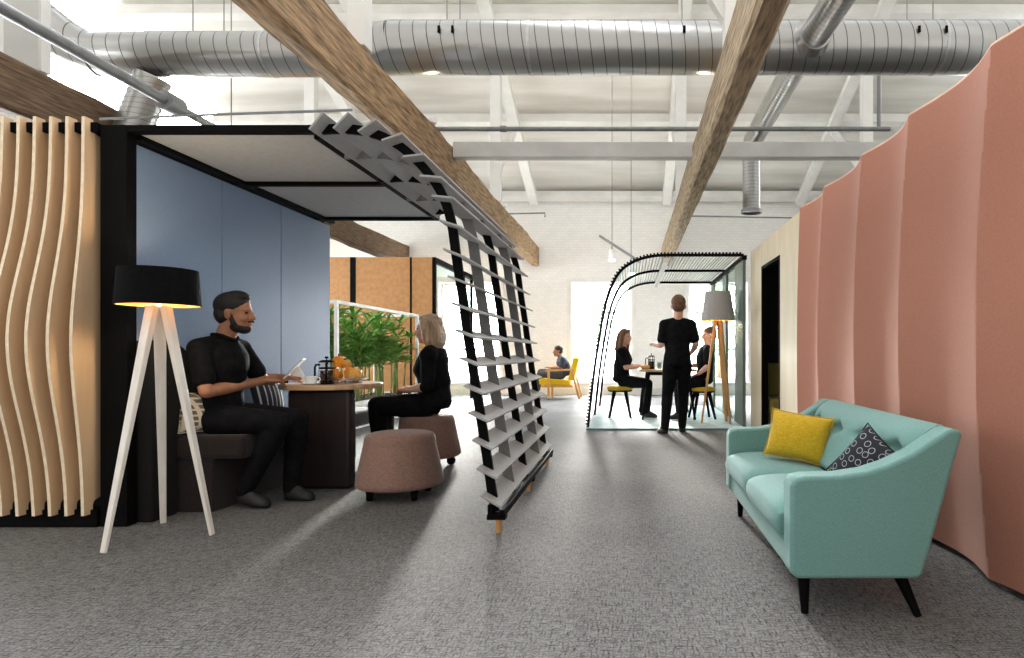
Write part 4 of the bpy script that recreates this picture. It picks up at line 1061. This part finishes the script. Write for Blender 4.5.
# ------------------------------------------------------------------ people
def person(label, J, face, skin, hair, hair_style, shirt, trousers, sleeve=0.62, k=1.0, hk=1.0, voxel=0.008, beard=None, collar=False, female=False, curlL=0.6, curlR=0.6, palmL=None, palmR=None, pitch=0.0):
    J = {a: V(b) for a, b in J.items()}
    base = V((J['pel'].x, J['pel'].y, min(J['toeL'].z, J['toeR'].z) - 0.03))
    root = thing('person', label, 'person', base)
    side = (J['shR'] - J['shL']).normalized()            # to the person's right
    up = (J['neck'] - J['pel']).normalized()
    fwd = up.cross(side).normalized()
    if fwd.dot(V((*face, 0))) < 0 and abs(fwd.dot(V((*face, 0)))) > 0.3: fwd = -fwd
    # --- torso sections (position along spine, half width, half depth)
    sh = (J['shR'] - J['shL']).length / 2
    wq = 0.93 if female else 1.0
    sec = [(-0.10, 0.15, 0.105), (0.0, 0.165, 0.12), (0.15, 0.155 * wq, 0.115), (0.32, 0.138 * wq, 0.105), (0.5, 0.146 * wq, 0.112), (0.68, 0.162 * wq, 0.12), (0.82, 0.168 * wq, 0.108), (0.91, 0.14 * wq, 0.088), (0.97, 0.088, 0.072), (1.0, 0.064, 0.062)]
    def spine(t):
        if t <= 0.6:
            return J['pel'] + (J['chest'] - J['pel']) * (t / 0.6)
        return J['chest'] + (J['neck'] - J['chest']) * ((t - 0.6) / 0.4)
    def torso(mb, inf, t0, t1):
        rs = []; n = 28; m = 30
        for i in range(m + 1):
            t = t0 + (t1 - t0) * i / m
            for q in range(len(sec) - 1):
                if sec[q][0] <= t <= sec[q + 1][0] + 1e-6:
                    u = (t - sec[q][0]) / (sec[q + 1][0] - sec[q][0]); u = u * u * (3 - 2 * u)
                    rx = sec[q][1] + (sec[q + 1][1] - sec[q][1]) * u; ry = sec[q][2] + (sec[q + 1][2] - sec[q][2]) * u; break
            c = spine(t)
            off = fwd * (0.02 * math.sin(PI * max(0, min(1, (t - 0.4) / 0.5))) if not female else 0.03 * math.exp(-((t - 0.68) / 0.12) ** 2))
            rs.append([c + off + side * ((rx * k + inf) * math.cos(2 * PI * j / n)) + fwd * ((ry * k + inf) * math.sin(2 * PI * j / n)) for j in range(n)])
        mb.rings(rs)
    def limb(mb, pts, rads, inf=0.0, n=18):
        mb.tube(pts, [r_ * k + inf for r_ in rads], n, True, True)
    def arm(mb, s, inf, t_end=None):
        a, b_, c = J['sh' + s], J['el' + s], J['wr' + s]
        ul = [a, a.lerp(b_, 0.3), a.lerp(b_, 0.7), b_]; ur = [0.052, 0.05, 0.045, 0.04]
        if female: ur = [r_ * 0.86 for r_ in ur]
        if t_end is not None and t_end <= 1:
            ul = [a, a.lerp(b_, t_end * 0.5), a.lerp(b_, t_end)]; ur = ur[:1] + [ur[1], ur[2] + 0.004]
            limb(mb, ul, ur, inf); return
        limb(mb, ul, ur, inf)
        e = 1.0 if t_end is None else t_end - 1
        fl = [b_, b_.lerp(c, 0.3 * e), b_.lerp(c, 0.7 * e), b_.lerp(c, e)]; frr = [0.04, 0.041, 0.033, 0.027]
        if female: frr = [r_ * 0.88 for r_ in frr]
        limb(mb, fl, frr, inf)
    def leg(mb, s, inf, e=1.0):
        a, b_, c = J['hip' + s], J['kn' + s], J['an' + s]
        limb(mb, [a, a.lerp(b_, 0.3), a.lerp(b_, 0.7), b_], [0.085, 0.08, 0.066, 0.057], inf)
        limb(mb, [b_, b_.lerp(c, 0.3), b_.lerp(c, 0.65), b_.lerp(c, e)], [0.056, 0.056, 0.046, 0.038], inf)
    def hand(mb, s, curl, pn):
        c = J['wr' + s]; d = (J['ha' + s] - c).normalized()
        pn = V(pn) if pn else V((0, 0, -1))
        pn = (pn - d * pn.dot(d)).normalized(); w = d.cross(pn).normalized()
        h = k
        # thumb sits on the inner (towards the other hand) side
        tw = w if w.dot(J['sh' + ('L' if s == 'R' else 'R')] - J['sh' + s]) > 0 else -w
        for f in range(5):
            o_ = (f - 2) * 0.0165 * h
            mb.tube([c + tw * o_ * 0.5, c + d * 0.045 * h + tw * o_ * 0.95, c + d * 0.088 * h + tw * o_], [0.0165 * h, 0.016 * h, 0.0135 * h], 10, True, True)
        for f, (ln, sp_) in enumerate(((0.07, 0.028), (0.08, 0.0095), (0.075, -0.0095), (0.058, -0.028))):
            p = c + d * 0.088 * h + tw * sp_ * h; ang = 0; dirs = d + tw * (sp_ * 2.0)
            dirs.normalize(); pts = [p - d * 0.02 * h]
            pts.append(p)
            cc = curl * (1 + 0.12 * f)
            for sg, fr_ in ((0.45, 0.55), (0.3, 1.1), (0.25, 1.5)):
                q = dirs * math.cos(cc * fr_) + pn * math.sin(cc * fr_)
                p = p + q * ln * sg * h; pts.append(p)
            mb.tube(pts, [0.0095 * h, 0.0094 * h, 0.0088 * h, 0.0082 * h, 0.0072 * h], 10, True, True)
        p = c + d * 0.022 * h + tw * 0.028 * h
        q1 = p + (d * 0.6 + tw * 0.65 + pn * 0.3).normalized() * 0.042 * h; q2 = q1 + (d * 0.85 + tw * 0.2 + pn * 0.4).normalized() * 0.03 * h
        q3 = q2 + (d * 0.95 - tw * 0.05 + pn * 0.4).normalized() * 0.022 * h
        mb.tube([p, q1, q2, q3], [0.015 * h, 0.0115 * h, 0.0105 * h, 0.009 * h], 10, True, True)
    # --- head frame
    f = V((face[0], face[1], 0)).normalized(); HX = (f * math.cos(pitch) + V((0, 0, math.sin(pitch)))).normalized()
    HY = V((0, 0, 1)).cross(HX).normalized(); HZ = HX.cross(HY).normalized()
    H = J['head']; g = hk
    def hp(x, y, z): return H + (HX * x + HY * y + HZ * z) * g
    ax = (HX, HY, HZ)
    def he(mb, c, r_, **kw): mb.ell(hp(*c), tuple(q * g for q in r_), ax, **kw)
    body = MB()
    torso(body, 0.0, -0.1, 1.0)
    for s in 'LR':
        arm(body, s, 0.0); hand(body, s, curlL if s == 'L' else curlR, palmL if s == 'L' else palmR); leg(body, s, 0.0)
        an, to = J['an' + s], J['toe' + s]
        body.tube([an, an.lerp(to, 0.5) - V((0, 0, 0.006)), to], [0.034, 0.026, 0.018], 12, True, True)
        body.ell(J['sh' + s], (0.056 * k,) * 3)
        body.tube([J['neck'] - up * 0.03, J['sh' + s] + up * 0.008], [0.056 * k, 0.048 * k], 14, True, True)
    body.tube([J['neck'] - up * 0.05, J['neck'].lerp(hp(-0.02, 0, -0.06), 0.5), hp(-0.015, 0, -0.05)], [0.064 * (0.9 if female else 1) * k, 0.054 * (0.86 if female else 1) * g, 0.054 * (0.9 if female else 1) * g], 18, True, True)
    he(body, (-0.012, 0, 0.035), (0.095, 0.076, 0.086), n=24, k=16)
    he(body, (0.022, 0, -0.022), (0.068, 0.06, 0.085), n=24, k=16)
    he(body, (0.048, 0, -0.086), (0.038, 0.036, 0.028))
    he(body, (0.02, 0, -0.07), (0.055, 0.054, 0.04))
    he(body, (0.074, 0, 0.022), (0.017, 0.046, 0.012))
    for s in (-1, 1):
        he(body, (0.06, s * 0.036, -0.03), (0.026, 0.02, 0.022))
        he(body, (-0.002, s * 0.079, -0.008), (0.019, 0.009, 0.031))
        he(body, (-0.006, s * 0.085, 0.004), (0.014, 0.008, 0.018))
    body.tube([hp(0.083, 0, 0.016), hp(0.098, 0, -0.008), hp(0.108, 0, -0.026)], [0.008 * g, 0.0095 * g, 0.012 * g], 10, True, True)
    for s in (-1, 1): he(body, (0.094, s * 0.011, -0.03), (0.011, 0.008, 0.008))
    he(body, (0.085, 0, -0.052), (0.012, 0.021, 0.0065)); he(body, (0.083, 0, -0.064), (0.012, 0.019, 0.007))
    bo_ = body.build('body', skin, root, fix=False); bake(bo_, voxel, 3)
    for s in (-1, 1):
        e = MB(); e.ell(hp(0.0785, s * 0.031, 0.004), (0.0085 * g, 0.012 * g, 0.0065 * g), ax, 12, 8)
        e.build('eye', M['eye'], root, smooth=True)
    # --- hair
    hr = MB()
    he(hr, (-0.02, 0, 0.05), (0.098, 0.084, 0.083), n=24, k=16)
    he(hr, (-0.05, 0, 0.0), (0.062, 0.077, 0.07), n=24, k=16)
    if hair_style == 'short':
        he(hr, (0.03, 0, 0.098), (0.05, 0.06, 0.03)); he(hr, (0.012, 0, 0.11), (0.06, 0.055, 0.03))
    elif hair_style == 'crop':
        pass
    elif hair_style == 'bob':
        for s in (-1, 1):
            hr.tube([hp(0.005, s * 0.07, 0.06), hp(-0.008, s * 0.088, -0.02), hp(-0.025, s * 0.088, -0.1), hp(-0.03, s * 0.08, -0.155)], [0.035 * g, 0.034 * g, 0.032 * g, 0.02 * g], 14, True, True)
        for yy in (-0.055, -0.02, 0.02, 0.055):
            hr.tube([hp(-0.06, yy, 0.04), hp(-0.088, yy, -0.04), hp(-0.088, yy, -0.11), hp(-0.075, yy, -0.165)], [0.045 * g, 0.042 * g, 0.038 * g, 0.02 * g], 14, True, True)
        he(hr, (0.03, 0, 0.085), (0.05, 0.07, 0.035))
    elif hair_style == 'long':
        for s in (-1, 1):
            hr.tube([hp(0.005, s * 0.065, 0.065), hp(-0.005, s * 0.086, -0.02), hp(-0.02, s * 0.09, -0.12), hp(-0.03, s * 0.09, -0.22)], [0.032 * g, 0.031 * g, 0.032 * g, 0.018 * g], 14, True, True)
        for yy in (-0.06, -0.02, 0.02, 0.06):
            hr.tube([hp(-0.055, yy, 0.04), hp(-0.088, yy, -0.06), hp(-0.105, yy * 1.1, -0.18), hp(-0.10, yy, -0.29)], [0.046 * g, 0.043 * g, 0.042 * g, 0.02 * g], 14, True, True)
        he(hr, (0.02, 0, 0.088), (0.055, 0.07, 0.035))
    if hair_style != 'bald':
        h_ = hr.build('hair', hair, root, fix=False); bake(h_, max(0.006, voxel * 0.9), 3)
    if beard:
        bd_ = MB()
        he(bd_, (0.049, 0, -0.09), (0.041, 0.039, 0.030)); he(bd_, (0.018, 0, -0.076), (0.056, 0.057, 0.037))
        for s in (-1, 1): bd_.tube([hp(0.005, s * 0.066, -0.01), hp(0.02, s * 0.058, -0.06)], [0.011 * g, 0.015 * g], 10, True, True)
        bd_.tube([hp(0.088, -0.026, -0.05), hp(0.1, 0, -0.0435), hp(0.088, 0.026, -0.05)], 0.0065 * g, 8, True, True)
        b_ = bd_.build('beard', beard, root, fix=False); bake(b_, 0.006, 2)
    # --- clothes
    st = MB(); torso(st, 0.013, -0.06, 0.985)
    for s in 'LR':
        arm(st, s, 0.013, sleeve)
        st.ell(J['sh' + s], ((0.056 * k + 0.012),) * 3)
        st.tube([J['neck'] - up * 0.035, J['sh' + s] + up * 0.008], [0.072 * k, 0.061 * k], 14, True, True)
    o_ = st.build('shirt', shirt, root, fix=False); bake(o_, max(voxel, 0.009), 3)
    if collar:
        cl = MB()
        cpts = []
        for j in range(25):
            a = 2 * PI * j / 24
            cpts.append(J['neck'] + up * 0.018 + side * (0.07 * k * math.cos(a)) + fwd * (0.068 * k * math.sin(a) + 0.012) + up * (-0.032 * max(0.0, math.sin(a)) ** 2 + 0.008))
        cl.tube(cpts, 0.013, 10)
        cl.build('collar', shirt, root, smooth=True)
        bt = MB()
        for q in range(4):
            c_ = spine(0.9 - q * 0.085) + fwd * (0.125 * k - 0.03 * (q == 0)); bt.ell(c_, (0.006, 0.006, 0.006), n=8, k=6)
        bt.build('buttons', M['shade_black'], root, smooth=True)
    tr_ = MB(); torso(tr_, 0.010, -0.10, 0.14)
    for s in 'LR':
        leg(tr_, s, 0.013, 1.0)
        tr_.ell(J['hip' + s], (0.098 * k,) * 3)
    o_ = tr_.build('trousers', trousers, root, fix=False); bake(o_, max(voxel, 0.009), 4)
    for s in 'LR':
        an, to = J['an' + s], J['toe' + s]
        fd_ = V((to.x - an.x, to.y - an.y, 0)).normalized(); sd = V((-fd_.y, fd_.x, 0)); zb = min(an.z - 0.075, to.z - 0.03)
        zb = max(zb, to.z - 0.032)
        heel = V((an.x, an.y, 0)) - fd_ * 0.035; toe = V((to.x, to.y, 0)) + fd_ * 0.03
        hz_ = an.z - 0.075
        sm = MB(); rs = []
        for u, w_, hh in ((0.0, 0.03, 0.075), (0.06, 0.041, 0.115), (0.2, 0.045, 0.125), (0.36, 0.047, 0.115), (0.52, 0.05, 0.09), (0.72, 0.052, 0.07), (0.88, 0.046, 0.056), (0.97, 0.028, 0.04), (1.0, 0.014, 0.03)):
            p = heel.lerp(toe, u); zz_ = hz_ + (to.z - 0.03 - hz_) * u
            q = []
            for j in range(12):
                a = 2 * PI * j / 12
                zc = math.sin(a); zc = zc if zc > 0 else zc * 0.0
                low = 0.004 if math.sin(a) < -0.2 else 0.0
                q.append(V((p.x, p.y, zz_)) + sd * w_ * k * math.cos(a) * (1 if math.sin(a) > -0.5 else 1.0) + V((0, 0, max(0.0, (math.sin(a) + 0.35) / 1.35) * hh * k)))
            rs.append(q)
        sm.rings(rs)
        so_ = sm.build('shoe', M['shoe'], root, smooth=True, subsurf=1)
    return root

# bearded man on the bench, facing right
my = 3.93
person('bearded man in a black shirt seated on the bench using the tablet', dict(
    pel=(-2.680, my, 0.575), chest=(-2.690, my, 0.86), neck=(-2.665, my, 1.085), head=(-2.585, my, 1.25),
    shR=(-2.690, my - 0.185, 1.02), shL=(-2.665, my + 0.175, 1.02),
    elR=(-2.61, my - 0.235, 0.755), wrR=(-2.56, my + 0.26, 0.80), haR=(-2.475, my + 0.36, 0.795),
    elL=(-2.585, my + 0.29, 0.805), wrL=(-2.54, my + 0.50, 0.81), haL=(-2.485, my + 0.585, 0.80),
    hipR=(-2.66, my - 0.09, 0.57), knR=(-2.235, my - 0.10, 0.55), anR=(-2.47, my - 0.08, 0.11), toeR=(-2.34, my - 0.08, 0.035),
    hipL=(-2.66, my + 0.09, 0.57), knL=(-2.24, my + 0.12, 0.55), anL=(-2.29, my + 0.12, 0.085), toeL=(-2.16, my + 0.12, 0.03)),
    (1, 0.1), M['skin_tan'], M['hair_black'], 'short', M['shirt'], M['trousers'], sleeve=0.72, k=1.0, hk=1.1, voxel=0.0065, beard=M['hair_black'], collar=True, curlL=0.5, curlR=0.55)
# blonde woman on the ottoman, facing left
wy = 5.33
person('woman with ash blonde hair in a black top seated on the ottoman', dict(
    pel=(-1.74, wy, 0.54), chest=(-1.735, wy, 0.80), neck=(-1.755, wy, 1.035), head=(-1.79, wy, 1.20),
    shL=(-1.735, wy - 0.165, 0.97), shR=(-1.745, wy + 0.165, 0.97),
    elL=(-1.73, wy - 0.21, 0.705), wrL=(-1.915, wy - 0.12, 0.675), haL=(-2.02, wy - 0.05, 0.672),
    elR=(-1.75, wy + 0.21, 0.705), wrR=(-1.93, wy + 0.09, 0.68), haR=(-2.03, wy + 0.03, 0.68),
    hipL=(-1.81, wy - 0.09, 0.52), knL=(-2.21, wy - 0.09, 0.535), anL=(-2.17, wy - 0.09, 0.085), toeL=(-2.30, wy - 0.09, 0.03),
    hipR=(-1.81, wy + 0.09, 0.52), knR=(-2.22, wy + 0.10, 0.535), anR=(-2.2, wy + 0.10, 0.085), toeR=(-2.33, wy + 0.10, 0.03)),
    (-1, 0.05), M['skin_fair'], M['hair_blond'], 'bob', M['shirt'], M['trousers'], sleeve=1.25, k=1.14, hk=1.08, voxel=0.0065, female=True, curlL=0.7, curlR=0.7)
# long haired woman on the left stool
py_ = 9.05; pz = 0.02
person('woman with long brown hair in a black tee seated on the left pod stool', dict(
    pel=(-0.13, py_, 0.585), chest=(-0.13, py_, 0.84), neck=(-0.10, py_, 1.06), head=(-0.07, py_ - 0.01, 1.225),
    shR=(-0.12, py_ - 0.165, 1.0), shL=(-0.09, py_ + 0.165, 1.0),
    elR=(-0.06, py_ - 0.20, 0.77), wrR=(0.155, py_ - 0.12, 0.785), haR=(0.26, py_ - 0.08, 0.775),
    elL=(0.0, py_ + 0.19, 0.79), wrL=(0.2, py_ + 0.1, 0.785), haL=(0.3, py_ + 0.06, 0.775),
    hipR=(-0.09, py_ - 0.09, 0.56), knR=(0.27, py_ - 0.10, 0.53), anR=(0.25, py_ - 0.10, 0.105), toeR=(0.38, py_ - 0.13, 0.055),
    hipL=(-0.09, py_ + 0.09, 0.56), knL=(0.26, py_ + 0.09, 0.53), anL=(0.18, py_ + 0.09, 0.105), toeL=(0.31, py_ + 0.09, 0.055)),
    (0.8, -0.6), M['skin_fair'], M['hair_brown'], 'long', M['shirt'], M['trousers'], sleeve=0.7, voxel=0.010, female=True)
my3 = 8.85
person('man with cropped hair seated on the right pod stool behind the tall lamp', dict(
    pel=(1.09, my3, 0.585), chest=(1.12, my3, 0.86), neck=(1.13, my3, 1.08), head=(1.165, my3, 1.245),
    shL=(1.13, my3 - 0.18, 1.02), shR=(1.15, my3 + 0.18, 1.02),
    elL=(1.11, my3 - 0.25, 0.79), wrL=(1.0, my3 - 0.16, 0.69), haL=(0.91, my3 - 0.13, 0.655),
    elR=(1.09, my3 + 0.25, 0.80), wrR=(0.9, my3 + 0.17, 0.79), haR=(0.8, my3 + 0.12, 0.78),
    hipL=(1.05, my3 - 0.09, 0.57), knL=(0.70, my3 - 0.12, 0.55), anL=(0.72, my3 - 0.12, 0.105), toeL=(0.59, my3 - 0.14, 0.055),
    hipR=(1.05, my3 + 0.09, 0.57), knR=(0.72, my3 + 0.10, 0.55), anR=(0.80, my3 + 0.10, 0.105), toeR=(0.67, my3 + 0.10, 0.055)),
    (-1, -0.15), M['skin_fair'], M['hair_short'], 'crop', M['shirt'], M['trousers'], sleeve=0.75, voxel=0.010)
sy_ = 7.42
person('standing man in a black t shirt and black jeans seen from behind', dict(
    pel=(0.585, sy_, 0.87), chest=(0.585, sy_, 1.15), neck=(0.59, sy_, 1.40), head=(0.60, sy_ + 0.01, 1.565),
    shL=(0.425, sy_, 1.335), shR=(0.755, sy_, 1.335),
    elL=(0.385, sy_ - 0.02, 1.09), wrL=(0.32, sy_ + 0.20, 1.09), haL=(0.29, sy_ + 0.31, 1.12),
    elR=(0.815, sy_ + 0.0, 1.10), wrR=(0.79, sy_ + 0.22, 1.0), haR=(0.77, sy_ + 0.32, 0.99),
    hipL=(0.50, sy_, 0.84), knL=(0.465, sy_ + 0.02, 0.47), anL=(0.425, sy_ - 0.10, 0.085), toeL=(0.375, sy_ + 0.02, 0.03),
    hipR=(0.67, sy_, 0.84), knR=(0.665, sy_ + 0.06, 0.47), anR=(0.65, sy_ + 0.05, 0.085), toeR=(0.66, sy_ + 0.18, 0.03)),
    (0.08, 1), M['skin_fair'], M['hair_short'], 'short', M['shirt'], M['trousers'], sleeve=0.75, hk=1.08, voxel=0.009)
ry_ = 13.1
person('man in a blue grey shirt reclining in the yellow armchair by the back wall', dict(
    pel=(-1.43, ry_, 0.505), chest=(-1.43, ry_, 0.72), neck=(-1.51, ry_, 0.885), head=(-1.575, ry_, 1.015),
    shL=(-1.45, ry_ - 0.18, 0.83), shR=(-1.45, ry_ + 0.18, 0.83),
    elL=(-1.48, ry_ - 0.24, 0.655), wrL=(-1.70, ry_ - 0.15, 0.655), haL=(-1.80, ry_ - 0.11, 0.68),
    elR=(-1.50, ry_ + 0.24, 0.655), wrR=(-1.72, ry_ + 0.13, 0.665), haR=(-1.82, ry_ + 0.09, 0.68),
    hipL=(-1.50, ry_ - 0.09, 0.51), knL=(-1.95, ry_ - 0.10, 0.52), anL=(-2.02, ry_ - 0.10, 0.085), toeL=(-2.16, ry_ - 0.10, 0.03),
    hipR=(-1.50, ry_ + 0.09, 0.51), knR=(-1.96, ry_ + 0.06, 0.56), anR=(-2.06, ry_ + 0.10, 0.085), toeR=(-2.2, ry_ + 0.10, 0.03)),
    (-1, -0.3), M['skin_tan'], M['hair_black'], 'crop', M['shirt_navy'], M['trousers_grey'], sleeve=0.75, k=1.05, hk=1.0, voxel=0.011)

# yellow armchair with wooden frame
ac = thing('armchair', 'yellow armchair with an oak open arm frame by the back wall', 'armchair', (-1.5, 13.1, 0))
def acb(x): return x
MB().prism([(-1.94, 0.30), (-1.95, 0.41), (-1.92, 0.425), (-1.30, 0.385), (-1.28, 0.29)], ry_ - 0.26, ry_ + 0.26, 'xz').build('seat_cushion', M['yellow'], ac, bevel=0.02, seg=3, smooth='auto')
MB().prism([(-1.33, 0.39), (-1.22, 0.86), (-1.19, 0.88), (-1.10, 0.87), (-1.10, 0.84), (-1.20, 0.39)], ry_ - 0.27, ry_ + 0.27, 'xz').build('backrest', M['yellow'], ac, bevel=0.02, seg=3, smooth='auto')
MB().prism([(-1.90, 0.24), (-1.90, 0.295), (-1.22, 0.285), (-1.22, 0.24)], ry_ - 0.27, ry_ + 0.27, 'xz').build('seat_frame', M['oak'], ac, bevel=0.005)
for s in (-1, 1):
    yq = ry_ + s * 0.31
    MB().box(-1.76, -1.71, yq - 0.02, yq + 0.02, 0.0, 0.585).build('leg', M['oak'], ac, bevel=0.006)
    MB().bar((-1.24, yq, 0.60), (-1.08, yq, 0.0), 0.05, 0.04, (0, 1, 0)).build('leg', M['oak'], ac, bevel=0.006)
    MB().bar((-1.80, yq, 0.60), (-1.18, yq, 0.625), 0.05, 0.035, (0, 0, 1)).build('armrest', M['oak'], ac, bevel=0.01)

# ------------------------------------------------------------------ light
w = bpy.data.worlds.new('world'); sc.world = w; w.use_nodes = True
wn = w.node_tree.nodes; wl = w.node_tree.links
bg = wn['Background']
# overcast sky, far brighter on the sun's side (beyond the back windows) than behind the viewer
tc_ = wn.new('ShaderNodeTexCoord'); sx_ = wn.new('ShaderNodeSeparateXYZ'); wl.new(tc_.outputs['Generated'], sx_.inputs[0])
mr = wn.new('ShaderNodeMapRange'); mr.interpolation_type = 'SMOOTHSTEP'
mr.inputs['From Min'].default_value = 0.15; mr.inputs['From Max'].default_value = 0.8; mr.inputs['To Min'].default_value = 0.88; mr.inputs['To Max'].default_value = 16.0
cr = wn.new('ShaderNodeValToRGB'); cr.color_ramp.elements[0].position = 0.3; cr.color_ramp.elements[0].color = (1.0, 0.96, 0.90, 1); cr.color_ramp.elements[1].position = 0.7; cr.color_ramp.elements[1].color = (0.93, 0.97, 1.0, 1)
ma = wn.new('ShaderNodeMath'); ma.operation = 'MULTIPLY_ADD'; ma.inputs[1].default_value = 0.5; ma.inputs[2].default_value = 0.5
wl.new(sx_.outputs['Y'], ma.inputs[0]); wl.new(ma.outputs[0], cr.inputs['Fac']); wl.new(cr.outputs['Color'], bg.inputs['Color'])
wl.new(sx_.outputs['Y'], mr.inputs['Value']); wl.new(mr.outputs[0], bg.inputs['Strength'])
def area(name, loc, target, sx, sy, e, col=(1, 1, 1)):
    l = bpy.data.lights.new(name, 'AREA'); l.shape = 'RECTANGLE'; l.size = sx; l.size_y = sy; l.energy = e; l.color = col
    o = bpy.data.objects.new(name, l); o.location = loc
    o.rotation_euler = (V(target) - V(loc)).to_track_quat('-Z', 'Y').to_euler(); COL.objects.link(o); return o
# daylight falling in through each window from the sky outside it
for i, (x0, x1, z0, z1) in enumerate(WINS):
    area('sky_light', ((x0 + x1) / 2, RY1 + 1.3, 3.6), ((x0 + x1) / 2, RY1 - 2.5, 0.0), 1.6, 1.6, 1350, (0.95, 0.98, 1.0))
for (y0, y1, z0, z1) in LW:
    area('sky_light', (RX0 - 0.9, (y0 + y1) / 2, 2.6), (RX0 + 4, (y0 + y1) / 2, 0.6), 2.2, 2.4, {1.0: 60, 6.2: 380, 9.4: 170}[y0], (0.96, 0.98, 1.0))
area('added_top_fill', (-0.7, 6.0, 7.6), (-0.9, 5.9, 0), 9, 1.6, 110, (0.97, 0.98, 1.0))  # added overhead fill to brighten the middle floor, not an actual skylight
s = bpy.data.lights.new('sun', 'SUN'); s.energy = 42.0; s.angle = 0.22; s.color = (1, 0.97, 0.92)
so2 = bpy.data.objects.new('sun', s); so2.rotation_euler = V((0.13, -0.97, -0.2)).to_track_quat('-Z', 'Y').to_euler(); COL.objects.link(so2)

# small warm uplighters sitting on the timber beams
def uplight(x, y, label):
    t = thing('uplighter', label, 'uplighter', (x, y, 3.475), 0, 'uplighters on the beams')
    MB().lathe([(0.0, 0.0), (0.05, 0.0), (0.055, 0.03), (0.05, 0.06), (0.044, 0.06), (0.044, 0.02), (0.0, 0.02)], n=20).build('housing', M['whitemetal'], t, smooth='auto', world=False)
    MB().lathe([(0.0, 0.045), (0.043, 0.045), (0.043, 0.048), (0.0, 0.048)], n=20).build('lens', M['spotglow'], t, world=False)
    l = bpy.data.lights.new('uplighter_glow', 'SPOT'); l.energy = 24; l.color = (1.0, 0.84, 0.64); l.spot_size = 2.6; l.spot_blend = 0.8; l.shadow_soft_size = 0.05
    o = bpy.data.objects.new('uplighter_glow', l); o.location = (0, 0, 0.09); o.rotation_euler = (PI, 0, 0); o.parent = t; COL.objects.link(o)
uplight(-2.15, 6.5, 'small warm uplighter on the beam above the louvre screen beside the thin conduit')
uplight(0.80, 6.5, 'small warm uplighter on the right hand timber beam beside the thin conduit')
uplight(-2.15, 10.25, 'small warm uplighter on the beam above the louvre screen, toward the back wall')
uplight(0.80, 10.25, 'small warm uplighter on the right hand timber beam, toward the back wall')

vs_ = sc.view_settings
vs_.view_transform = 'Standard'; vs_.look = 'None'; vs_.gamma = 1; vs_.exposure = 0.4; vs_.use_curve_mapping = False
sc.cycles.use_denoising = True
sc.cycles.max_bounces = 8
